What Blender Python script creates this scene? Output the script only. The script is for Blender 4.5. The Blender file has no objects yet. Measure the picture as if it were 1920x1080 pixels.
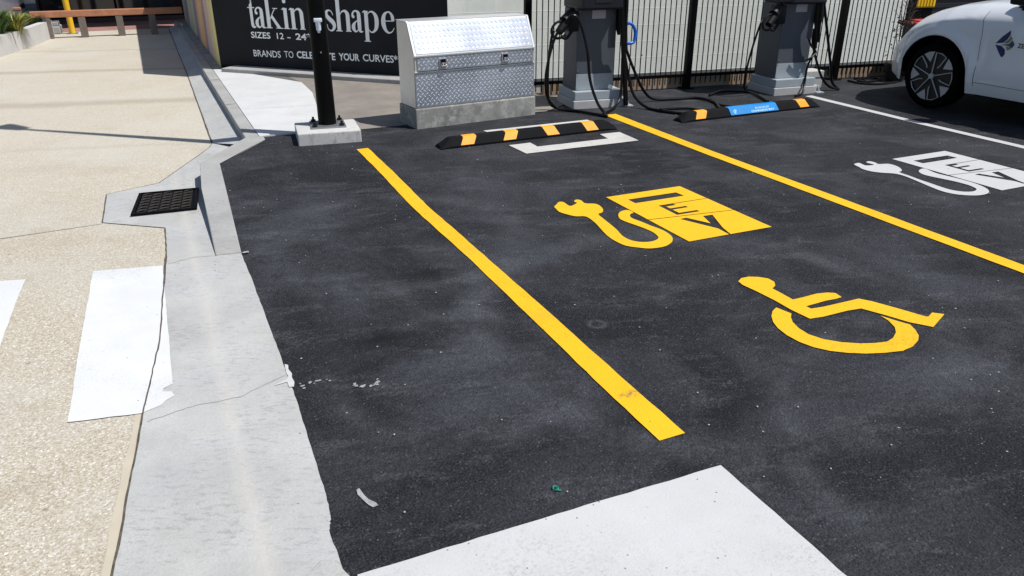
import bpy, bmesh, math, random
from mathutils import Vector, Matrix, geometry
random.seed(7)
R = math.radians
S = bpy.context.scene
COL = S.collection

# ------------------------------------------------------------------ helpers
def link(o, parent=None):
    COL.objects.link(o)
    if parent: o.parent = parent
    return o
def tag(o, label=None, cat=None, group=None, kind=None):
    if label: o['label'] = label
    if cat: o['category'] = cat
    if group: o['group'] = group
    if kind: o['kind'] = kind
    return o
def empty(name, loc, rz=0, label=None, cat=None, group=None):
    o = bpy.data.objects.new(name, None)
    o.empty_display_size = .2
    o.location = loc; o.rotation_euler = (0, 0, rz)
    link(o)
    return tag(o, label, cat, group)
def copy_tree(o, parent=None):
    c = o.copy(); link(c); 
    if parent: c.parent = parent
    for ch in [x for x in bpy.data.objects if x.parent == o]: copy_tree(ch, c)
    return c

def catmull(pts, n=6):
    P = [Vector(p) for p in pts]
    if len(P) < 3: return P
    P = [P[0]*2-P[1]] + P + [P[-1]*2-P[-2]]
    out = []
    for i in range(1, len(P)-2):
        a, b, c, d = P[i-1:i+3]
        for k in range(n):
            t = k/n
            out.append(.5*((2*b)+(c-a)*t+(2*a-5*b+4*c-d)*t*t+(3*b-a-3*c+d)*t**3))
    out.append(P[-2])
    return out

class MB:
    def __init__(self): self.b = bmesh.new()
    def faces(self, vs, fs):
        v = [self.b.verts.new(p) for p in vs]
        for f in fs:
            try: self.b.faces.new([v[i] for i in f])
            except ValueError: pass
        return v
    def box(self, x0, x1, y0, y1, z0, z1, bev=0, M=None):
        t = bmesh.new()
        v = [t.verts.new((x, y, z)) for x in (x0, x1) for y in (y0, y1) for z in (z0, z1)]
        for f in ((0,1,3,2),(4,6,7,5),(0,4,5,1),(2,3,7,6),(0,2,6,4),(1,5,7,3)): t.faces.new([v[i] for i in f])
        if bev: bmesh.ops.bevel(t, geom=t.edges[:], offset=bev, segments=2, affect='EDGES', profile=.6)
        self.add(t, M); return self
    def add(self, t, M=None):
        if M is not None: bmesh.ops.transform(t, matrix=M, verts=t.verts[:])
        m = bpy.data.meshes.new('t'); t.to_mesh(m); t.free(); self.b.from_mesh(m); bpy.data.meshes.remove(m)
    def prism(self, poly, z0, z1, bev=0, M=None):
        t = bmesh.new()
        lo = [t.verts.new((x, y, z0)) for x, y in poly]; hi = [t.verts.new((x, y, z1)) for x, y in poly]
        n = len(poly)
        t.faces.new(lo[::-1]); t.faces.new(hi)
        for i in range(n): t.faces.new((lo[i], lo[(i+1) % n], hi[(i+1) % n], hi[i]))
        if bev: bmesh.ops.bevel(t, geom=t.edges[:], offset=bev, segments=2, affect='EDGES', profile=.6)
        self.add(t, M); return self
    def cyl(self, p0, p1, r0, r1=None, n=20, caps=True):
        if r1 is None: r1 = r0
        p0 = Vector(p0); p1 = Vector(p1); d = (p1-p0).normalized()
        q = d.to_track_quat('Z', 'Y')
        a = [self.b.verts.new(p0+q@Vector((r0*math.cos(2*math.pi*i/n), r0*math.sin(2*math.pi*i/n), 0))) for i in range(n)]
        c = [self.b.verts.new(p1+q@Vector((r1*math.cos(2*math.pi*i/n), r1*math.sin(2*math.pi*i/n), 0))) for i in range(n)]
        for i in range(n): self.b.faces.new((a[i], a[(i+1) % n], c[(i+1) % n], c[i]))
        if caps: self.b.faces.new(a[::-1]); self.b.faces.new(c)
        return self
    def tube(self, pts, r, n=8, smooth=6, closed=False):
        P = catmull(pts, smooth) if smooth > 1 else [Vector(p) for p in pts]
        up = Vector((0, 0, 1)); rings = []
        for i, p in enumerate(P):
            d = (P[min(i+1, len(P)-1)]-P[max(i-1, 0)]).normalized()
            x = d.cross(up)
            if x.length < 1e-3: x = d.cross(Vector((0, 1, 0)))
            x.normalize(); y = x.cross(d).normalized(); up = y
            rr = r(i/(len(P)-1)) if callable(r) else r
            rings.append([self.b.verts.new(p+rr*(x*math.cos(2*math.pi*k/n)+y*math.sin(2*math.pi*k/n))) for k in range(n)])
        for a, c in zip(rings, rings[1:]):
            for k in range(n): self.b.faces.new((a[k], a[(k+1) % n], c[(k+1) % n], c[k]))
        self.b.faces.new(rings[0][::-1]); self.b.faces.new(rings[-1])
        return self
    def build(self, name, mat, parent=None, smooth=False, bevel=0, **kw):
        bmesh.ops.recalc_face_normals(self.b, faces=self.b.faces[:])
        m = bpy.data.meshes.new(name); self.b.to_mesh(m); self.b.free()
        m.materials.append(mat)
        if smooth:
            for p in m.polygons: p.use_smooth = True
            m.set_sharp_from_angle(angle=R(38))
        o = bpy.data.objects.new(name, m); link(o, parent)
        if kw: tag(o, **kw)
        return o

def jag(poly, step=.06, amp=.004, skip=()):
    out = []
    n = len(poly)
    for i in range(n):
        a = Vector(poly[i]); b = Vector(poly[(i+1) % n]); L = (b-a).length
        k = max(1, int(L/step)); nn = Vector((-(b-a).y, (b-a).x)).normalized()
        out.append(a)
        if i in skip: continue
        for j in range(1, k): out.append(a.lerp(b, j/k)+nn*random.uniform(-amp, amp))
    return [(p.x, p.y) for p in out]

def sheet(name, polys, z, mat, parent=None, zf=None, cuts=(), th=0, **kw):
    """polys: list of [outer, hole, hole...] rings; triangulated flat sheet"""
    b = bmesh.new()
    for rings in polys:
        vs = [[Vector((x, y, 0)) for x, y in r] for r in rings]
        tri = geometry.tessellate_polygon(vs)
        flat = [b.verts.new(v) for r in vs for v in r]
        for t in tri:
            try: b.faces.new([flat[i] for i in t])
            except ValueError: pass
    for yc in cuts:
        bmesh.ops.bisect_plane(b, geom=b.verts[:]+b.edges[:]+b.faces[:], plane_co=(0, yc, 0), plane_no=(0, 1, 0))
    for v in b.verts: v.co.z = z+(zf(v.co.x, v.co.y) if zf else 0)
    for f in b.faces:
        f.normal_update()
        if f.normal.z < 0: f.normal_flip()
    if th:
        r = bmesh.ops.extrude_face_region(b, geom=b.faces[:])
        for v in r['geom']:
            if isinstance(v, bmesh.types.BMVert): v.co.z -= th
        bmesh.ops.recalc_face_normals(b, faces=b.faces[:])
    m = bpy.data.meshes.new(name); b.to_mesh(m); b.free(); m.materials.append(mat)
    o = bpy.data.objects.new(name, m); link(o, parent)
    if kw: tag(o, **kw)
    return o

def rect(x0, x1, y0, y1): return [(x0, y0), (x1, y0), (x1, y1), (x0, y1)]

# ------------------------------------------------------------------ materials
class NT:
    def __init__(self, name):
        self.m = bpy.data.materials.new(name); self.m.use_nodes = True
        self.t = self.m.node_tree; self.n = self.t.nodes; self.l = self.t.links
        self.p = self.n['Principled BSDF']
        self.co = self.n.new('ShaderNodeTexCoord').outputs['Object']
    def noise(self, s, d=4, r=.6, vec=None, dist=0):
        n = self.n.new('ShaderNodeTexNoise'); n.inputs['Scale'].default_value = s; n.inputs['Detail'].default_value = d
        n.inputs['Roughness'].default_value = r; n.inputs['Distortion'].default_value = dist
        self.l.new(vec or self.co, n.inputs['Vector']); return n.outputs['Fac']
    def voro(self, s, feat='F1', out='Distance', vec=None):
        n = self.n.new('ShaderNodeTexVoronoi'); n.feature = feat; n.inputs['Scale'].default_value = s
        self.l.new(vec or self.co, n.inputs['Vector']); return n.outputs[out]
    def ramp(self, f, stops, interp='LINEAR'):
        n = self.n.new('ShaderNodeValToRGB'); e = n.color_ramp.elements; n.color_ramp.interpolation = interp
        while len(e) < len(stops): e.new(.5)
        for q, (p, c) in zip(e, stops):
            q.position = p; q.color = (c, c, c, 1) if isinstance(c, (int, float)) else (*c, 1)
        self.l.new(f, n.inputs['Fac']); return n.outputs['Color']
    def mix(self, f, a, b, mode='MIX'):
        n = self.n.new('ShaderNodeMix'); n.data_type = 'RGBA'; n.blend_type = mode
        for s, v in ((0, f), (6, a), (7, b)):
            if isinstance(v, (int, float)): n.inputs[s].default_value = v if s == 0 else (v, v, v, 1)
            elif isinstance(v, tuple): n.inputs[s].default_value = (*v, 1)
            else: self.l.new(v, n.inputs[s])
        return n.outputs[2]
    def math(self, op, a, b=0):
        n = self.n.new('ShaderNodeMath'); n.operation = op
        for i, v in enumerate((a, b)):
            if isinstance(v, (int, float)): n.inputs[i].default_value = v
            else: self.l.new(v, n.inputs[i])
        return n.outputs[0]
    def mapping(self, scale=(1, 1, 1), rot=(0, 0, 0), loc=(0, 0, 0)):
        n = self.n.new('ShaderNodeMapping'); n.vector_type = 'TEXTURE'; n.inputs['Scale'].default_value = tuple(1/q for q in scale)
        n.inputs['Rotation'].default_value = rot; n.inputs['Location'].default_value = loc
        self.l.new(self.co, n.inputs['Vector']); return n.outputs['Vector']
    def sep(self):
        n = self.n.new('ShaderNodeSeparateXYZ'); self.l.new(self.co, n.inputs[0]); return n.outputs
    def bump(self, h, st=.3, dist=.01):
        n = self.n.new('ShaderNodeBump'); n.inputs['Strength'].default_value = st; n.inputs['Distance'].default_value = dist
        self.l.new(h, n.inputs['Height']); self.l.new(n.outputs['Normal'], self.p.inputs['Normal'])
    def spot(self, x, y, rx, ry, soft=.5, rot=0):
        """0..1 mask of a blotch with ragged edge round (x, y)"""
        mp = self.n.new('ShaderNodeMapping'); mp.vector_type = 'TEXTURE'
        mp.inputs['Location'].default_value = (x, y, 0); mp.inputs['Rotation'].default_value = (0, 0, rot)
        mp.inputs['Scale'].default_value = (rx, ry, 1000)
        self.l.new(self.co, mp.inputs['Vector'])
        ln = self.n.new('ShaderNodeVectorMath'); ln.operation = 'LENGTH'; self.l.new(mp.outputs[0], ln.inputs[0])
        d = self.math('ADD', ln.outputs['Value'], self.math('MULTIPLY', self.math('SUBTRACT', self.noise(14, 5, .7), .5), 1.5))
        return self.ramp(d, [(0.0, 1), (max(.02, 1-soft), .75), (1, 0)])
    def done(self, color=None, rough=.8, metal=0, spec=None, coat=0):
        if color is not None:
            if isinstance(color, tuple): self.p.inputs['Base Color'].default_value = (*color, 1)
            else: self.l.new(color, self.p.inputs['Base Color'])
        if isinstance(rough, (int, float)): self.p.inputs['Roughness'].default_value = rough
        else: self.l.new(rough, self.p.inputs['Roughness'])
        self.p.inputs['Metallic'].default_value = metal
        if spec is not None: self.p.inputs['Specular IOR Level'].default_value = spec
        if coat: self.p.inputs['Coat Weight'].default_value = coat; self.p.inputs['Coat Roughness'].default_value = .05
        return self.m

def plain(name, c, rough=.6, metal=0, var=.15, scale=8, spec=None, coat=0, bump=0):
    t = NT(name)
    f = t.noise(scale, 5, .65)
    col = t.ramp(f, [(.25, tuple(x*(1-var) for x in c)), (.75, tuple(min(1, x*(1+var)) for x in c))])
    if bump: t.bump(t.noise(scale*12, 4), bump, .004)
    return t.done(col, rough, metal, spec, coat)

def m_asphalt():
    t = NT('asphalt')
    big = t.noise(1.3, 6, .65, dist=.8); fine = t.noise(125, 4, .8); mid = t.noise(30, 6, .75)
    col = t.ramp(fine, [(.34, (.0045, .005, .0065)), (.5, (.0165, .0178, .0225)), (.68, (.060, .063, .075))])
    # clumps of binder and stone a few centimetres across
    cl = t.ramp(mid, [(.30, .45), (.5, 1.0), (.72, 1.9)])
    col = t.mix(.85, col, cl, 'MULTIPLY')
    bigm = t.ramp(t.noise(.7, 5, .6), [(.35, .75), (.65, 1.35)])
    col = t.mix(1.0, col, bigm, 'MULTIPLY'); col = t.mix(1.0, col, (.88, .86, .82), 'MULTIPLY')
    # pale dust left in soft drifts, broken up by the stone texture
    dust = t.math('MULTIPLY', t.ramp(big, [(.44, 0), (.60, .8), (.72, 1)]), t.ramp(t.noise(48, 5, .8), [(.34, .05), (.66, 1)]))
    col = t.mix(t.math('MULTIPLY', dust, .62), col, (.088, .092, .108))
    st = t.noise(1.0, 7, .75, vec=t.mapping((2.2, 6.0, 1), (0, 0, -.30)))
    s2 = t.math('MULTIPLY', t.ramp(st, [(.53, 0), (.66, 1)]), t.ramp(t.noise(60, 4, .8), [(.4, 0), (.65, 1)]))
    col = t.mix(t.math('MULTIPLY', s2, .6), col, (.14, .145, .16))
    for (x, y, r, w, am) in ((2.15, 2.55, 1.05, .13, .45), (2.7, 1.15, 1.0, .10, .5), (.95, 2.55, .5, .10, .4), (1.15, 4.15, .75, .16, .45), (3.4, 1.3, .55, .08, .45), (1.95, 2.95, .22, .05, .3), (1.66, 2.67, .035, .018, .5)):
        mp = t.n.new('ShaderNodeVectorMath'); mp.operation = 'DISTANCE'; t.l.new(t.co, mp.inputs[0]); mp.inputs[1].default_value = (x, y, 0)
        dd = t.math('ABSOLUTE', t.math('SUBTRACT', t.math('ADD', mp.outputs['Value'], t.math('MULTIPLY', t.math('SUBTRACT', t.noise(3, 3), .5), .12 if r > .1 else 0)), r))
        mk = t.math('MULTIPLY', t.ramp(dd, [(0, 1), (w, 0)]), t.ramp(t.noise(2.3, 6, .75), [(.42, 0), (.60, 1)]) if r > .1 else 1.0)
        mk = t.math('MULTIPLY', mk, t.ramp(t.noise(55, 4, .8), [(.35, .15), (.65, 1)]))
        col = t.mix(t.math('MULTIPLY', mk, am), col, (.15, .155, .175))
    for (x, y, rx, ry, am) in ((.95, 4.36, .16, .13, .85), (.72, 2.94, .17, .10, .9), (1.15, 3.55, .15, .07, .7), (1.32, 1.95, .16, .1, .6), (2.4, 4.9, .25, .14, .5), (3.5, 3.1, .2, .12, .5), (5.6, 2.9, .3, .2, .5), (1.9, 1.9, .3, .12, .4)):
        col = t.mix(t.math('MULTIPLY', t.spot(x, y, rx, ry, .7), am), col, (.0045, .005, .006))
    for (x, y, rx, ry, am) in ((.84, 4.70, .38, .75, .5), (.70, 3.6, .30, .6, .35), (.85, 2.62, .40, .13, .55), (.80, 2.24, .30, .18, .55), (2.72, 1.70, .40, .22, .55), (2.0, 1.70, .35, .15, .3), (1.76, 3.6, .3, .35, .4), (2.1, 5.0, .45, .4, .35), (3.5, 2.5, .3, .5, .3), (4.7, 2.9, .4, .6, .3)):
        g_ = t.math('MULTIPLY', t.spot(x, y, rx, ry, .95), t.ramp(t.noise(42, 5, .85), [(.36, .1), (.64, 1)]))
        col = t.mix(t.math('MULTIPLY', g_, am), col, (.125, .13, .155))
    chips = t.ramp(t.voro(11), [(.0, 1), (.035, 1), (.05, 0)])
    pick = t.ramp(t.voro(11, out='Color'), [(.6, 0), (.62, 1)])
    col = t.mix(t.math('MULTIPLY', chips, pick), col, (.38, .38, .38))
    chips2 = t.ramp(t.voro(62), [(.0, 1), (.14, 1), (.24, 0)])
    pick2 = t.ramp(t.voro(70, out='Color'), [(.62, 0), (.68, 1)])
    col = t.mix(t.math('MULTIPLY', t.math('MULTIPLY', chips2, pick2), .6), col, (.15, .15, .16))
    t.bump(t.math('ADD', t.noise(150, 4, .85), t.math('MULTIPLY', t.voro(110), .9)), .75, .009)
    return t.done(col, t.ramp(mid, [(.3, .66), (.7, .9)]), spec=.22)

def m_beige():
    t = NT('exposed_aggregate')
    big = t.noise(.9, 5, .65); v = t.voro(150, out='Color')
    g = t.n.new('ShaderNodeSeparateColor'); t.l.new(v, g.inputs[0])
    col = t.ramp(g.outputs[0], [(0, (.34, .295, .225)), (.3, (.435, .385, .30)), (.6, (.475, .43, .345)), (.88, (.53, .495, .42)), (1, (.66, .645, .60))])
    sp = t.ramp(t.noise(135, 3, .75), [(.36, 1), (.47, 0)])
    col = t.mix(t.math('MULTIPLY', sp, .55), col, (.17, .145, .105))
    w_ = t.ramp(t.voro(42), [(0, 1), (.10, 1), (.16, 0)]); wp = t.ramp(t.voro(34, out='Color'), [(.62, 0), (.66, 1)])
    col = t.mix(t.math('MULTIPLY', t.math('MULTIPLY', w_, wp), .8), col, (.78, .76, .70))
    col = t.mix(t.math('MULTIPLY', t.ramp(big, [(.45, 0), (.64, 1)]), .38), col, (.50, .50, .46))
    col = t.mix(t.math('MULTIPLY', t.ramp(t.noise(1.9, 6, .7), [(.54, 0), (.72, 1)]), .35), col, (.30, .23, .14))
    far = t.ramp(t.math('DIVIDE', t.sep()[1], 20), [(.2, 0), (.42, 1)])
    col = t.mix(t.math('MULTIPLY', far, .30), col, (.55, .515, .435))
    for (x, y, rx, ry, am) in ((-.75, 2.0, .16, .12, .45), (-.6, 2.45, .22, .1, .3), (-1.0, 3.2, .2, .3, .3), (-.62, 5.0, .25, .2, .25), (-.9, 7.2, .5, .25, .25), (-.3, 6.9, .3, .15, .2)):
        col = t.mix(t.math('MULTIPLY', t.spot(x, y, rx, ry, .9), am), col, (.29, .235, .16))
    for (x, y, r_) in ((-.52, 2.3, .012), (-.66, 3.35, .014), (-.9, 4.9, .018), (-.3, 5.9, .015), (-.55, 1.95, .010), (-1.2, 6.6, .02), (-.1, 8.3, .02)):
        col = t.mix(t.math('MULTIPLY', t.spot(x, y, r_, r_*.8, .4), .6), col, (.14, .13, .115))
    # darker drag bands across the drive (old saw cuts and tyre grime)
    y = t.math('ADD', t.sep()[1], t.math('MULTIPLY', t.sep()[0], .25))
    for c, w, a in ((9.95, .16, .42), (12.6, .12, .45), (15.0, .1, .3), (7.7, .07, .15)):
        yy = t.math('ADD', y, t.math('MULTIPLY', t.math('SUBTRACT', t.noise(1.2, 3), .5), .35))
        mk = t.ramp(t.math('ABSOLUTE', t.math('SUBTRACT', yy, c)), [(w*.4, 1), (w*1.5, 0)])
        col = t.mix(t.math('MULTIPLY', mk, a), col, (.27, .23, .17))
    t.bump(t.voro(105), .3, .005)
    return t.done(col, .85, spec=.3)

def m_concrete(name='concrete', a=(.40, .405, .395), b=(.53, .535, .52), specks=True, streaky=True):
    t = NT(name)
    col = t.ramp(t.noise(2.5, 7, .65), [(.3, a), (.72, b)])
    mid = t.noise(1, 6, .78, vec=t.mapping((20, 52, 9), (0, 0, -.40)))
    if streaky: 
        patch = t.ramp(t.noise(3.2, 4, .6), [(.40, 0), (.56, 1)])
        col = t.mix(t.math('MULTIPLY', t.math('MULTIPLY', t.ramp(mid, [(.52, 0), (.60, 1)]), patch), .55), col, (.22, .22, .215))
    col = t.mix(t.math('MULTIPLY', t.ramp(t.noise(150, 3, .8), [(.35, 1), (.6, 0)]), .3), col, tuple(x*.7 for x in a))
    if specks:
        d = t.ramp(t.voro(13), [(0, 1), (.05, 1), (.075, 0)]); pk = t.ramp(t.voro(13, out='Color'), [(.6, 0), (.63, 1)])
        col = t.mix(t.math('MULTIPLY', d, pk), col, (.1, .095, .09))
    col = t.mix(t.math('MULTIPLY', t.ramp(t.noise(.9, 6, .7), [(.52, 0), (.72, 1)]), .28), col, (.42, .36, .30))
    if name == 'weathered_concrete':
        col = t.mix(t.math('MULTIPLY', t.ramp(t.noise(5, 6, .75), [(.46, 0), (.60, 1)]), .65), col, (.13, .125, .115))
        col = t.mix(t.math('MULTIPLY', t.ramp(t.noise(9, 6, .75), [(.5, 0), (.62, 1)]), .5), col, (.56, .56, .53))
    if name == 'concrete':
        xx = t.math('ADD', t.sep()[0], t.math('MULTIPLY', t.math('SUBTRACT', t.noise(1.5, 3), .5), .08))
        col = t.mix(t.math('MULTIPLY', t.ramp(t.math('ABSOLUTE', t.math('SUBTRACT', xx, .06)), [(0, 1), (.05, 0)]), .35), col, (.56, .53, .49))
        col = t.mix(t.math('MULTIPLY', t.ramp(t.noise(1.6, 5, .6), [(.5, 0), (.68, 1)]), .3), col, (.44, .46, .50))
    t.bump(t.math('ADD', t.noise(120, 4, .7), mid), .4, .005)
    return t.done(col, .82, spec=.3)

def m_paint(name, c, wear=.12, dirt=(.1, .1, .1)):
    t = NT(name)
    col = t.ramp(t.noise(3, 6, .65), [(.3, tuple(x*.9 for x in c)), (.7, c)])
    d = t.ramp(t.voro(26), [(0, 1), (.06, 1), (.1, 0)]); pk = t.ramp(t.voro(26, out='Color'), [(.58, 0), (.6, 1)])
    col = t.mix(t.math('MULTIPLY', d, pk), col, tuple(x*.35 for x in c))
    col = t.mix(t.math('MULTIPLY', t.ramp(t.noise(1.7, 7, .75), [(.55, 0), (.75, 1)]), wear*2), col, dirt)
    col = t.mix(t.math('MULTIPLY', t.ramp(t.noise(170, 2, .8), [(.62, 0), (.75, 1)]), wear*2), col, dirt)
    if name == 'yellow_paint':
        col = t.mix(t.math('MULTIPLY', t.math('MULTIPLY', t.spot(2.83, 1.975, .09, .045, .8), t.ramp(t.noise(55, 5, .8), [(.40, 0), (.54, 1)])), .95), col, (.07, .06, .04))
        col = t.mix(t.math('MULTIPLY', t.math('MULTIPLY', t.spot(1.48, 2.10, .07, .03, .8), t.ramp(t.noise(45, 5, .8), [(.42, 0), (.56, 1)])), .9), col, (.09, .085, .07))
    pin = t.ramp(t.noise(115, 4, .8), [(.30, 1), (.36, 0)])
    col = t.mix(t.math('MULTIPLY', pin, .7), col, tuple(x*.3+.01 for x in c))
    thin = t.math('MULTIPLY', t.ramp(t.noise(.8, 6, .7), [(.48, 0), (.62, 1)]), t.ramp(t.noise(90, 4, .8), [(.40, 1), (.50, 0)]))
    col = t.mix(t.math('MULTIPLY', thin, .5), col, tuple(x*.4 for x in c))
    t.bump(t.math('ADD', t.noise(150, 4, .85), t.math('MULTIPLY', t.voro(110), .6)), .4 if name == 'yellow_paint' else .2, .005)
    return t.done(col, .6, spec=.25)

ASPH = m_asphalt(); BEIGE = m_beige(); CONC = m_concrete(a=(.37, .375, .365), b=(.50, .505, .49))
CONC_W = m_concrete('footpath_concrete', (.52, .53, .53), (.62, .63, .63), streaky=False)
CONC_G = m_concrete('kerb_concrete', (.30, .30, .29), (.43, .43, .42))
CONC_D = m_concrete('weathered_concrete', (.20, .20, .185), (.44, .435, .41))
CONC_B = m_concrete('cast_block_concrete', (.48, .48, .47), (.64, .64, .63))
OLD = m_concrete('old_bitumen', (.19, .17, .15), (.29, .265, .235), streaky=False)
YEL = m_paint('yellow_paint', (.84, .475, .012), .09)
WHT = m_paint('white_paint', (.53, .535, .535), .10, (.34, .335, .32))
WHTZ = m_paint('crossing_white_paint', (.66, .67, .67), .05, (.45, .44, .42))
WHT2 = m_paint('faded_white_paint', (.56, .55, .52), .15, (.25, .25, .25))
BLACK = plain('black_powdercoat', (.002, .002, .0024), .5, var=.2, spec=.10)
RUB = plain('black_rubber', (.0045, .005, .0065), .75, var=.3, bump=.15, spec=.12)
ORANGE = plain('orange_reflective', (.88, .34, .0), .55, var=.06, scale=20)
BLUEP = plain('blue_panel', (.0, .22, .60), .4, var=.08)
LETW = plain('pale_lettering', (.93, .94, .93), .6, var=.05)
LETB = plain('light_blue_lettering', (.45, .72, .9), .5, var=.05)
STEEL = plain('galvanised_plate', (.35, .36, .37), .45, .8)
JOINT = plain('joint_filler', (.085, .075, .06), .9, var=.8, scale=22)
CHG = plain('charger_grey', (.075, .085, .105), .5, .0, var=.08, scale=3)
CHGD = plain('charger_dark_panel', (.012, .014, .02), .4, var=.1, spec=.3)
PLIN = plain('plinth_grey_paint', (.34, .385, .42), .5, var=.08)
PLINL = m_concrete('plinth_pad', (.42, .42, .41), (.55, .55, .54), streaky=False)
CABLE = plain('black_cable', (.004, .004, .005), .38, var=.2, spec=.25)
BLUEH = plain('blue_handle', (.01, .13, .60), .35, var=.05)
LABELM = plain('label_grey', (.46, .46, .52), .5, var=.04)
TYRE = plain('tyre_rubber', (.003, .003, .0034), .9, var=.2, spec=.06)
RIMD = plain('rim_black', (.010, .010, .011), .35, var=.1)
RIMS = plain('rim_silver', (.50, .51, .52), .4, .3, var=.05)
CARW = plain('white_car_paint', (.74, .77, .80), .28, 0, var=.015, coat=.6)
DARKP = plain('dark_plastic', (.006, .006, .007), .5, var=.1, spec=.25)
TIMB = plain('copper_brown_timber', (.40, .17, .09), .6, var=.25, scale=6)
POSTT = plain('grey_timber', (.15, .125, .11), .7, var=.25, scale=10)
YPOST = plain('yellow_post_paint', (.78, .46, .02), .45, var=.06)
PINK = m_concrete('red_paving', (.30, .15, .13), (.38, .21, .18), streaky=False)
RED = plain('red_plastic', (.55, .03, .025), .4, var=.08)
YPL = plain('yellow_plastic', (.90, .55, .01), .4, var=.05)
POT = plain('black_pot', (.012, .012, .013), .6)
TWIG = plain('dark_bark', (.045, .036, .028), .85, var=.3)
PLANTW = m_concrete('white_render', (.50, .50, .495), (.60, .60, .59), streaky=False)
SHOPD = plain('dark_shopfront', (.010, .010, .012), .5, var=.3)
SOIL = plain('soil', (.05, .035, .025), .95, var=.4)

def m_glass():
    t = NT('dark_glass'); return t.done((.012, .015, .018), .05, spec=.6)
GLASS = m_glass()
def m_alu():
    t = NT('aluminium_plate')
    f = t.noise(2.2, 5, .6)
    col = t.ramp(f, [(.35, (.36, .39, .45)), (.65, (.56, .60, .67))])
    col = t.mix(t.math('MULTIPLY', t.ramp(t.noise(9, 5, .7), [(.5, 0), (.7, 1)]), .3), col, (.34, .36, .40))
    return t.done(col, t.ramp(t.noise(5, 4), [(.3, .38), (.7, .52)]), .8)
ALU = m_alu()
TREAD = plain('tread_glint_metal', (.60, .66, .76), .55, .4, var=.12, scale=5)  # brighter copy of the plate metal, painting its reflections onto the treads
ALUS = plain('aluminium_smooth', (.60, .59, .56), .42, .45, var=.1, scale=5)
CHROME = plain('latch_chrome', (.7, .71, .73), .2, .95, var=.03)

def m_block():
    """painted blockwork: courses 200 mm, faint joints"""
    t = NT('painted_blockwork')
    br = t.n.new('ShaderNodeTexBrick'); br.inputs['Scale'].default_value = 1
    br.inputs['Brick Width'].default_value = .39; br.inputs['Row Height'].default_value = .2; br.inputs['Mortar Size'].default_value = .007
    br.inputs['Mortar Smooth'].default_value = .6
    br.inputs['Color1'].default_value = (.80, .83, .76, 1); br.inputs['Color2'].default_value = (.84, .86, .79, 1); br.inputs['Mortar'].default_value = (.88, .90, .84, 1)
    s = t.sep(); cb = t.n.new('ShaderNodeCombineXYZ')
    t.l.new(s[0], cb.inputs[0]); t.l.new(s[2], cb.inputs[1]); t.l.new(cb.outputs[0], br.inputs['Vector'])
    col = t.mix(t.math('MULTIPLY', t.ramp(t.noise(3, 6, .7), [(.5, 0), (.8, 1)]), .3), br.outputs['Color'], (.42, .42, .37))
    d = t.ramp(t.voro(4), [(0, 1), (.04, 1), (.06, 0)])
    col = t.mix(d, col, (.12, .11, .1))
    t.bump(t.math('ADD', br.outputs['Fac'], t.math('MULTIPLY', t.noise(60, 4), .5)), .3, .004)
    return t.done(col, .75)
BLOCK = m_block()
def m_brick():
    t = NT('brick_plinth')
    br = t.n.new('ShaderNodeTexBrick'); br.inputs['Scale'].default_value = 1
    br.inputs['Brick Width'].default_value = .24; br.inputs['Row Height'].default_value = .086; br.inputs['Mortar Size'].default_value = .01
    br.inputs['Color1'].default_value = (.42, .26, .15, 1); br.inputs['Color2'].default_value = (.52, .38, .25, 1); br.inputs['Mortar'].default_value = (.35, .33, .3, 1)
    s = t.sep(); cb = t.n.new('ShaderNodeCombineXYZ')
    t.l.new(s[0], cb.inputs[0]); t.l.new(s[2], cb.inputs[1]); t.l.new(cb.outputs[0], br.inputs['Vector'])
    col = t.mix(t.math('MULTIPLY', t.noise(25, 5, .7), .5), br.outputs['Color'], (.22, .16, .11))
    return t.done(col, .85)
BRICK = m_brick()
def m_mural():
    t = NT('mural_paint')
    s = t.sep()
    # dribbled vertical colour bands along the wall (the wall runs along Y)
    y = t.math('ADD', s[1], t.math('MULTIPLY', s[2], .22))
    y = t.math('ADD', y, t.math('MULTIPLY', t.math('SUBTRACT', t.noise(2.5, 4, .6), .5), .35))
    f = t.math('DIVIDE', y, 7.4)
    col = t.ramp(f, [(0, (.80, .62, .10)), (.05, (.80, .72, .34)), (.085, (.82, .60, .12)), (.12, (.62, .60, .52)), (.16, (.80, .40, .16)), (.21, (.55, .50, .52)),
                     (.25, (.17, .05, .20)), (.29, (.75, .34, .14)), (.37, (.78, .50, .16)), (.43, (.50, .28, .26)), (.5, (.12, .06, .14)), (.56, (.40, .40, .36)), (.64, (.34, .36, .16)),
                     (.72, (.45, .43, .38)), (.8, (.16, .15, .16)), (.9, (.34, .33, .34))])
    col = t.mix(t.math('MULTIPLY', t.ramp(t.noise(6, 5, .7, vec=t.mapping((1, 3, .4))), [(.45, 0), (.65, 1)]), .35), col, (.60, .55, .45))
    return t.done(col, .7)
MURAL = m_mural()
def m_blackwall():
    t = NT('black_painted_wall')
    col = t.ramp(t.noise(1.5, 6, .7), [(.3, (.006, .007, .009)), (.7, (.014, .016, .021))])
    return t.done(col, .6, spec=.2)
BWALL = m_blackwall()
def m_leaf(name, a, b):
    t = NT(name)
    col = t.ramp(t.noise(9, 3), [(.3, a), (.7, b)])
    t.p.inputs['Subsurface Weight'].default_value = 0
    return t.done(col, .5)
LEAF = m_leaf('strap_leaf_green', (.03, .085, .012), (.10, .20, .025))
LEAFY = m_leaf('strap_leaf_yellow', (.22, .22, .03), (.38, .34, .06))

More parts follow.
